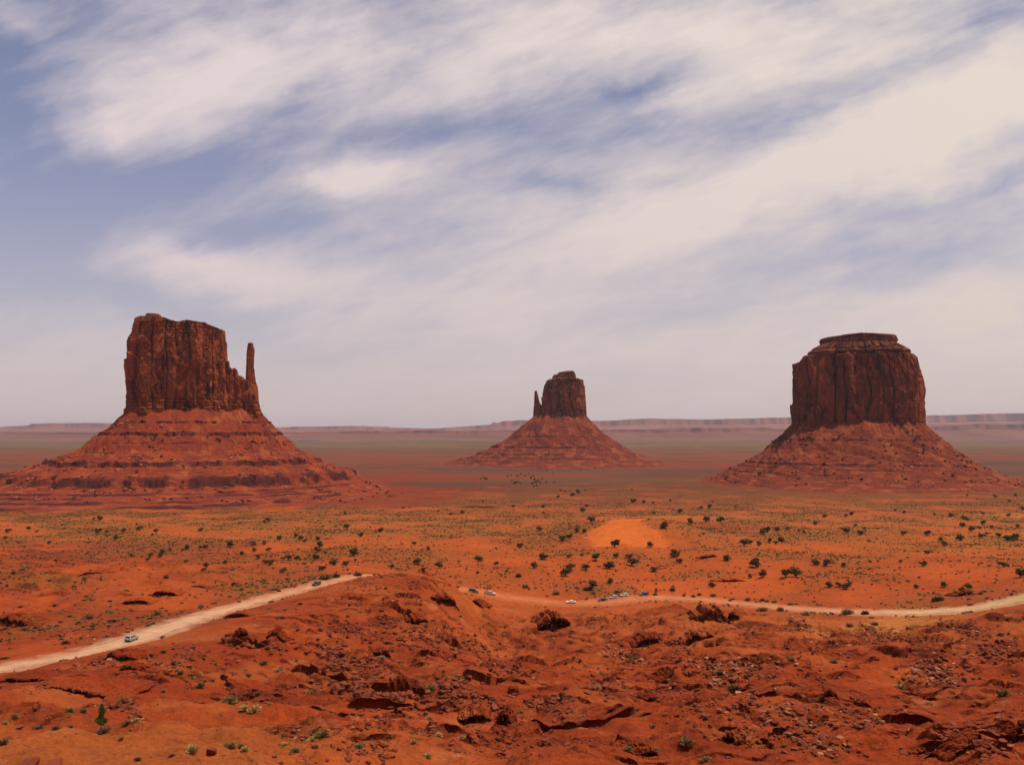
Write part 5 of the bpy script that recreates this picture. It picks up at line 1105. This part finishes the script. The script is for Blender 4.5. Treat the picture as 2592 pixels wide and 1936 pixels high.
SPEC = {
 'suv': dict(L=4.7, W=1.86, low=[(-2.32, .38), (-2.35, .62), (-2.33, 1.0), (-2.25, 1.06), (1.05, 1.06), (2.05, .98), (2.28, .84), (2.34, .6), (2.3, .36)], cab=[(-2.2, 1.04), (-2.02, 1.58), (-1.85, 1.68), (.2, 1.70), (.48, 1.64), (1.12, 1.04)], wb=(-1.42, 1.42), wr=.37, side=[[(-1.95, 1.12), (-1.80, 1.56), (-.95, 1.58), (-.95, 1.12)], [(-.85, 1.12), (-.85, 1.58), (.18, 1.58), (.42, 1.52), (.84, 1.12)]], ws=[(.52, 1.585), (1.06, 1.11)], rw=[(-2.04, 1.54), (-2.19, 1.14)]),
 'sedan': dict(L=4.7, W=1.82, low=[(-2.3, .34), (-2.34, .62), (-2.28, .95), (-1.75, 1.0), (1.0, .96), (2.0, .82), (2.26, .68), (2.33, .5), (2.28, .3)], cab=[(-1.8, .97), (-1.05, 1.38), (-.7, 1.44), (.05, 1.44), (.3, 1.38), (1.1, .94)], wb=(-1.4, 1.42), wr=.33, side=[[(-1.4, 1.04), (-.95, 1.33), (-.5, 1.35), (-.5, 1.04)], [(-.42, 1.04), (-.42, 1.35), (.05, 1.35), (.25, 1.31), (.75, 1.02)]], ws=[(.36, 1.345), (1.02, .995)], rw=[(-1.12, 1.345), (-1.7, 1.03)]),
 'hatch': dict(L=4.5, W=1.82, low=[(-2.2, .36), (-2.25, .6), (-2.2, 1.0), (-2.1, 1.04), (1.0, 1.02), (1.95, .92), (2.2, .76), (2.26, .55), (2.2, .34)], cab=[(-2.08, 1.02), (-1.72, 1.52), (-1.5, 1.6), (.1, 1.6), (.4, 1.54), (1.1, 1.0)], wb=(-1.35, 1.38), wr=.35, side=[[(-1.75, 1.09), (-1.52, 1.48), (-.75, 1.5), (-.75, 1.09)], [(-.66, 1.09), (-.66, 1.5), (.12, 1.5), (.34, 1.44), (.8, 1.08)]], ws=[(.45, 1.5), (1.03, 1.065)], rw=[(-1.75, 1.49), (-2.04, 1.09)]),
 'pickup': dict(L=5.6, W=1.95, low=[(-2.78, .5), (-2.8, .7), (-2.78, 1.12), (-.95, 1.12), (1.15, 1.12), (2.4, 1.04), (2.66, .9), (2.72, .65), (2.68, .42)], cab=[(-1.0, 1.1), (-.92, 1.68), (-.75, 1.78), (.35, 1.79), (.6, 1.72), (1.25, 1.1)], wb=(-1.75, 1.72), wr=.39, side=[[(-.82, 1.18), (-.78, 1.66), (-.2, 1.68), (-.2, 1.18)], [(-.1, 1.18), (-.1, 1.68), (.32, 1.68), (.55, 1.6), (.95, 1.18)]], ws=[(.66, 1.67), (1.18, 1.17)], rw=[(-.95, 1.64), (-1.02, 1.2)])}
def car(kind, u, v, heading, pnt, label, side_off=0.0, cat='car', name=None):
    S = SPEC[kind]; p = hits([u], [v])[0]
    i = int(np.argmin(np.hypot(ROAD[:, 0] - p[0], ROAD[:, 1] - p[1]))); j = min(i + 1, len(ROAD) - 1); tg = ROAD[j, :2] - ROAD[max(i - 1, 0), :2]; yaw = math.atan2(tg[1], tg[0]) + (math.pi if heading < 0 else 0) + side_off
    slope = (ROAD[j, 2] - ROAD[max(i - 1, 0), 2]) / max(1e-3, np.linalg.norm(tg)); 
    rd, rz, rw = road_dist(np.array([p[0]]), np.array([p[1]])); z = (rz[0] - .02) if rd[0] < rw[0] + 1 else p[2]
    root = empty(name or 'parked_car', (p[0], p[1], z), yaw); root.rotation_euler = (0, -math.atan(slope) * (1 if heading > 0 else -1), yaw)
    tag(root, label, cat, 'vehicles along the dirt road'); W = S['W'] / 2
    tz = lambda x, z: 1.0 if z < S['cab'][0][1] + .03 else 1 - .26 * (z - S['cab'][0][1]) / (max(q[1] for q in S['cab']) - S['cab'][0][1])
    bms = [prism(S['low'], W, .06, lambda x, z: .93 if abs(x) > S['L'] / 2 - .12 else 1.0), prism(S['cab'], W * .95, .05, tz)]
    if kind == 'pickup':
        b = bmesh.new(); bmesh.ops.create_cube(b, size=1); bmesh.ops.scale(b, verts=b.verts, vec=(1.7, 1.6, .02)); bmesh.ops.translate(b, verts=b.verts, vec=(-1.88, 0, 1.14)); tb = b
    bm_obj('body', merge_bm(bms), pnt, root)
    if kind == 'pickup': bm_obj('cargo_bed', tb, M_trim, root)
    gl = lambda z: W * .95 * tz(0, z) + .012
    for sd in (1, -1):
        for poly in S['side']:
            b = bmesh.new(); vs = [b.verts.new((x, sd * gl(z), z)) for x, z in poly]; v2 = [b.verts.new((x, sd * (gl(z) - .05), z)) for x, z in poly]
            b.faces.new(vs if sd < 0 else vs[::-1]); n = len(vs)
            for a in range(n): b.faces.new((vs[a], vs[(a + 1) % n], v2[(a + 1) % n], v2[a]))
            bmesh.ops.recalc_face_normals(b, faces=b.faces); bm_obj('side_window', b, M_glass, root)
    for nm, (q0, q1) in (('windscreen', S['ws']), ('rear_window', S['rw'])):
        b = bmesh.new(); d = .03 if nm == 'windscreen' else -.03; w0 = gl(q0[1]) - .12; w1 = gl(q1[1]) - .1; c8 = []
        for off in (d, d - .05 * (1 if d > 0 else -1)):
            c8.append([b.verts.new((q0[0] + off, -w0, q0[1] + .02)), b.verts.new((q0[0] + off, w0, q0[1] + .02)), b.verts.new((q1[0] + off, w1, q1[1] + .02)), b.verts.new((q1[0] + off, -w1, q1[1] + .02))])
        b.faces.new(c8[0]); b.faces.new(c8[1][::-1])
        for a in range(4): b.faces.new((c8[0][a], c8[0][(a + 1) % 4], c8[1][(a + 1) % 4], c8[1][a]))
        bmesh.ops.recalc_face_normals(b, faces=b.faces); bm_obj(nm, b, M_glass, root)
    for wx in S['wb']:
        for sd in (1, -1):
            t_ = bm_obj('wheel', cyl_bm(S['wr'], .24, 24), M_tyre, root, True); t_.location = (wx, sd * (W - .10), S['wr'])
            r_ = bm_obj('rim', cyl_bm(S['wr'] * .62, .25, 16), M_rim, t_, True); r_.location = (0, sd * .02, 0)
    for x, nm, mt, zc in ((S['low'][-2][0] - .03, 'headlight', M_lamp, S['low'][-3][1] - .02), (S['low'][1][0] + .03, 'taillight', M_red, S['low'][2][1] - .16)):
        for sd in (1, -1):
            b = bmesh.new(); bmesh.ops.create_cube(b, size=1); bmesh.ops.scale(b, verts=b.verts, vec=(.14, .34, .16)); bmesh.ops.bevel(b, geom=list(b.edges), offset=.03, segments=2, affect='EDGES')
            o = bm_obj(nm, b, mt, root); o.location = (x, sd * (W - .26), zc)
    for x, nm in ((S['L'] / 2 - .02, 'front_bumper'), (-S['L'] / 2 + .02, 'rear_bumper')):
        b = bmesh.new(); bmesh.ops.create_cube(b, size=1); bmesh.ops.scale(b, verts=b.verts, vec=(.16, S['W'] * .86, .2)); bmesh.ops.bevel(b, geom=list(b.edges), offset=.04, segments=2, affect='EDGES'); o = bm_obj(nm, b, M_trim, root); o.location = (x, 0, .46)
    return root
silver = paint('silver', (.48, .45, .42), .15); black = paint('black', (.02, .02, .022)); white = paint('white', (.72, .70, .64), 0); blue = paint('blue', (.018, .028, .09)); gold = paint('warm_silver', (.36, .32, .29), .15); dark = paint('charcoal', (.035, .035, .04))
car('hatch', 333, 1622, 1, gold, 'silver hatchback driving away up the pale road at left', .05, name='moving_car')
car('suv', 801, 1482, -1, dark, 'dark off-roader coming down the road at its left bend', name='moving_car', cat='car')
car('suv', 1198, 1499, 1, black, 'black car half hidden behind the nose of the red spur')
car('pickup', 1240, 1505, 1, silver, 'silver pickup truck on the orange road just right of the spur', cat='pickup truck', name='pickup_truck')
car('sedan', 1445, 1527, -1, white, 'white car alone on the road, left of the parked row')
car('sedan', 1525, 1521, -1, black, 'black car at the left end of the parked row')
car('hatch', 1553, 1515, -1, gold, 'grey-silver car second from left in the parked row', .15)
car('suv', 1580, 1509, -1, silver, 'light silver off-roader behind the grey-silver car in the row', .15)
car('suv', 1630, 1507, -1, blue, 'dark blue van-like car at the right end of the parked row')

# ------------------------------------------------------------------ people, board and post
M_skin = plain_mat('skin', (.38, .20, .13), .6, .3); M_hair = plain_mat('hair', (.02, .014, .01), .8, .2)
def person(u, v, shirt, trousers, label, yaw=0.0):
    p = hits([u], [v])[0]; root_loc = Vector(p)
    J = {'pel': (0, 0, .95, .13), 'waist': (0, 0, 1.08, .12), 'chest': (0, 0, 1.30, .145), 'neck': (0, 0, 1.47, .055), 'head0': (0, .01, 1.56, .075), 'head1': (0, .02, 1.64, .098), 'head2': (0, .015, 1.71, .07)}
    E = [('pel', 'waist'), ('waist', 'chest'), ('chest', 'neck'), ('neck', 'head0'), ('head0', 'head1'), ('head1', 'head2')]
    for s_, n in ((1, 'l'), (-1, 'r')):
        J['hip' + n] = (s_ * .10, 0, .88, .095); J['knee' + n] = (s_ * .12, .03 * s_, .48, .06); J['ank' + n] = (s_ * .13, 0, .09, .042); J['toe' + n] = (s_ * .15, .16, .035, .035)
        J['sh' + n] = (s_ * .17, 0, 1.40, .065); J['el' + n] = (s_ * .25, -.03, 1.13, .042); J['wr' + n] = (s_ * .25, .07, .90, .03); J['palm' + n] = (s_ * .25, .09, .83, .034)
        E += [('pel', 'hip' + n), ('hip' + n, 'knee' + n), ('knee' + n, 'ank' + n), ('ank' + n, 'toe' + n), ('chest', 'sh' + n), ('sh' + n, 'el' + n), ('el' + n, 'wr' + n), ('wr' + n, 'palm' + n)]
        for q in range(4):
            J['f%d%s' % (q, n)] = (s_ * .25 + (0), .075 + .022 * q, .78 + .003 * abs(q - 1), .010); J['g%d%s' % (q, n)] = (s_ * .24, .08 + .020 * q, .74 + .006 * abs(q - 1), .008)
            E += [('palm' + n, 'f%d%s' % (q, n)), ('f%d%s' % (q, n), 'g%d%s' % (q, n))]
        J['th' + n] = (s_ * .22, .13, .82, .011); J['th2' + n] = (s_ * .21, .145, .79, .009); E += [('palm' + n, 'th' + n), ('th' + n, 'th2' + n)]
    def skin(name, keys, edges, infl, mat, root):
        me = bpy.data.meshes.new(name); ks = list(keys); me.from_pydata([J[k][:3] for k in ks], [(ks.index(a), ks.index(b)) for a, b in edges if a in ks and b in ks], [])
        o = bpy.data.objects.new(name, me); sc.collection.objects.link(o); md = o.modifiers.new('s', 'SKIN')
        for k, vtx in enumerate(me.skin_vertices[0].data): vtx.radius = (J[ks[k]][3] + infl,) * 2; vtx.use_root = (k == 0)
        ms = o.modifiers.new('d', 'SUBSURF'); ms.levels = 1; ms.render_levels = 1
        dg = bpy.context.evaluated_depsgraph_get(); m2 = bpy.data.meshes.new_from_object(o.evaluated_get(dg)); bpy.data.objects.remove(o); m2.name = name; m2.materials.clear(); m2.materials.append(mat)
        o = bpy.data.objects.new(name, m2); sc.collection.objects.link(o); o.parent = root; return o
    root = empty('person', root_loc, yaw); tag(root, label, 'person')
    b = skin('body', J, E, 0, M_skin, root)
    skin('shirt', ['waist', 'chest', 'shl', 'ell', 'shr', 'elr', 'pel'], E, .022, plain_mat('cotton', shirt, .9, .1), root)
    skin('trousers', ['pel', 'hipl', 'kneel', 'ankl', 'hipr', 'kneer', 'ankr'], E, .02, plain_mat('denim', trousers, .9, .1), root)
    hb = bmesh.new(); bmesh.ops.create_icosphere(hb, subdivisions=2, radius=.108); bmesh.ops.scale(hb, verts=hb.verts, vec=(.92, 1.02, .85)); bmesh.ops.translate(hb, verts=hb.verts, vec=(0, -.012, 1.685)); bm_obj('hair', hb, M_hair, root, True)
    return root
person(2491, 1498, (.75, .73, .68), (.05, .035, .03), 'person in a white top and dark trousers standing beyond the right road', 2.6)
person(1589, 1504, (.30, .03, .03), (.06, .03, .03), 'person in dark red standing behind the light silver off-roader', 3.0)
def board():
    p = hits([1661], [1499])[0]; s_ = p[1] / F; r = empty('notice_board', tuple(p), .1); tag(r, 'dark brown wooden board on two posts beyond the parked cars', 'notice board')
    mw = plain_mat('dark_stained_wood', (.085, .022, .014), .8, .2, noise=.3, nscale=4); mi = plain_mat('faded_panel', (.20, .045, .022), .8, .2, noise=.4, nscale=5)
    def bx(nm, sx, sy, sz, loc, m):
        b = bmesh.new(); bmesh.ops.create_cube(b, size=1); bmesh.ops.scale(b, verts=b.verts, vec=(sx, sy, sz)); bmesh.ops.bevel(b, geom=list(b.edges), offset=.015, segments=1, affect='EDGES'); o = bm_obj(nm, b, m, r); o.location = loc
    w = 6.6 * s_; h = 8.2 * s_; bx('post', .14, .14, h + 3.2 * s_, (-w / 2, 0, (h + 3.2 * s_) / 2 - .1), mw); bx('post', .14, .14, h + 3.2 * s_, (w / 2, 0, (h + 3.2 * s_) / 2 - .1), mw)
    bx('panel', w - .14, .06, h - .25, (0, 0, 2.2 * s_ + h / 2), mi); bx('rail', w - .14, .10, .16, (0, 0, 2.2 * s_ + h - .05), mw); bx('rail', w - .14, .10, .14, (0, 0, 2.2 * s_ + .08), mw)
board()
def post():
    p = hits([841], [1466])[0]; s_ = p[1] / F; r = empty('wooden_post', tuple(p)); tag(r, 'thin dark wooden post at the roadside by the left bend', 'post')
    b = bmesh.new(); bmesh.ops.create_cone(b, cap_ends=True, segments=10, radius1=.16, radius2=.13, depth=11 * s_); bmesh.ops.bevel(b, geom=[e for e in b.edges if abs(e.verts[0].co.z - e.verts[1].co.z) < .01], offset=.03, segments=1, affect='EDGES')
    o = bm_obj('shaft', b, M_bark, r); o.location = (0, 0, 5.2 * s_)
    b = bmesh.new(); bmesh.ops.create_cone(b, cap_ends=True, segments=10, radius1=.18, radius2=.06, depth=.15); o = bm_obj('post_cap', b, M_bark, r); o.location = (0, 0, 10.8 * s_)
post()
settle()
# sources that never got placed
for pr in JUN + [q for L_ in BR.values() for q in L_] + PROTO_R + PROTO_S:
    if not pr.used:
        for c, subs in pr.children: bpy.data.objects.remove(c)
        bpy.data.objects.remove(pr.root)
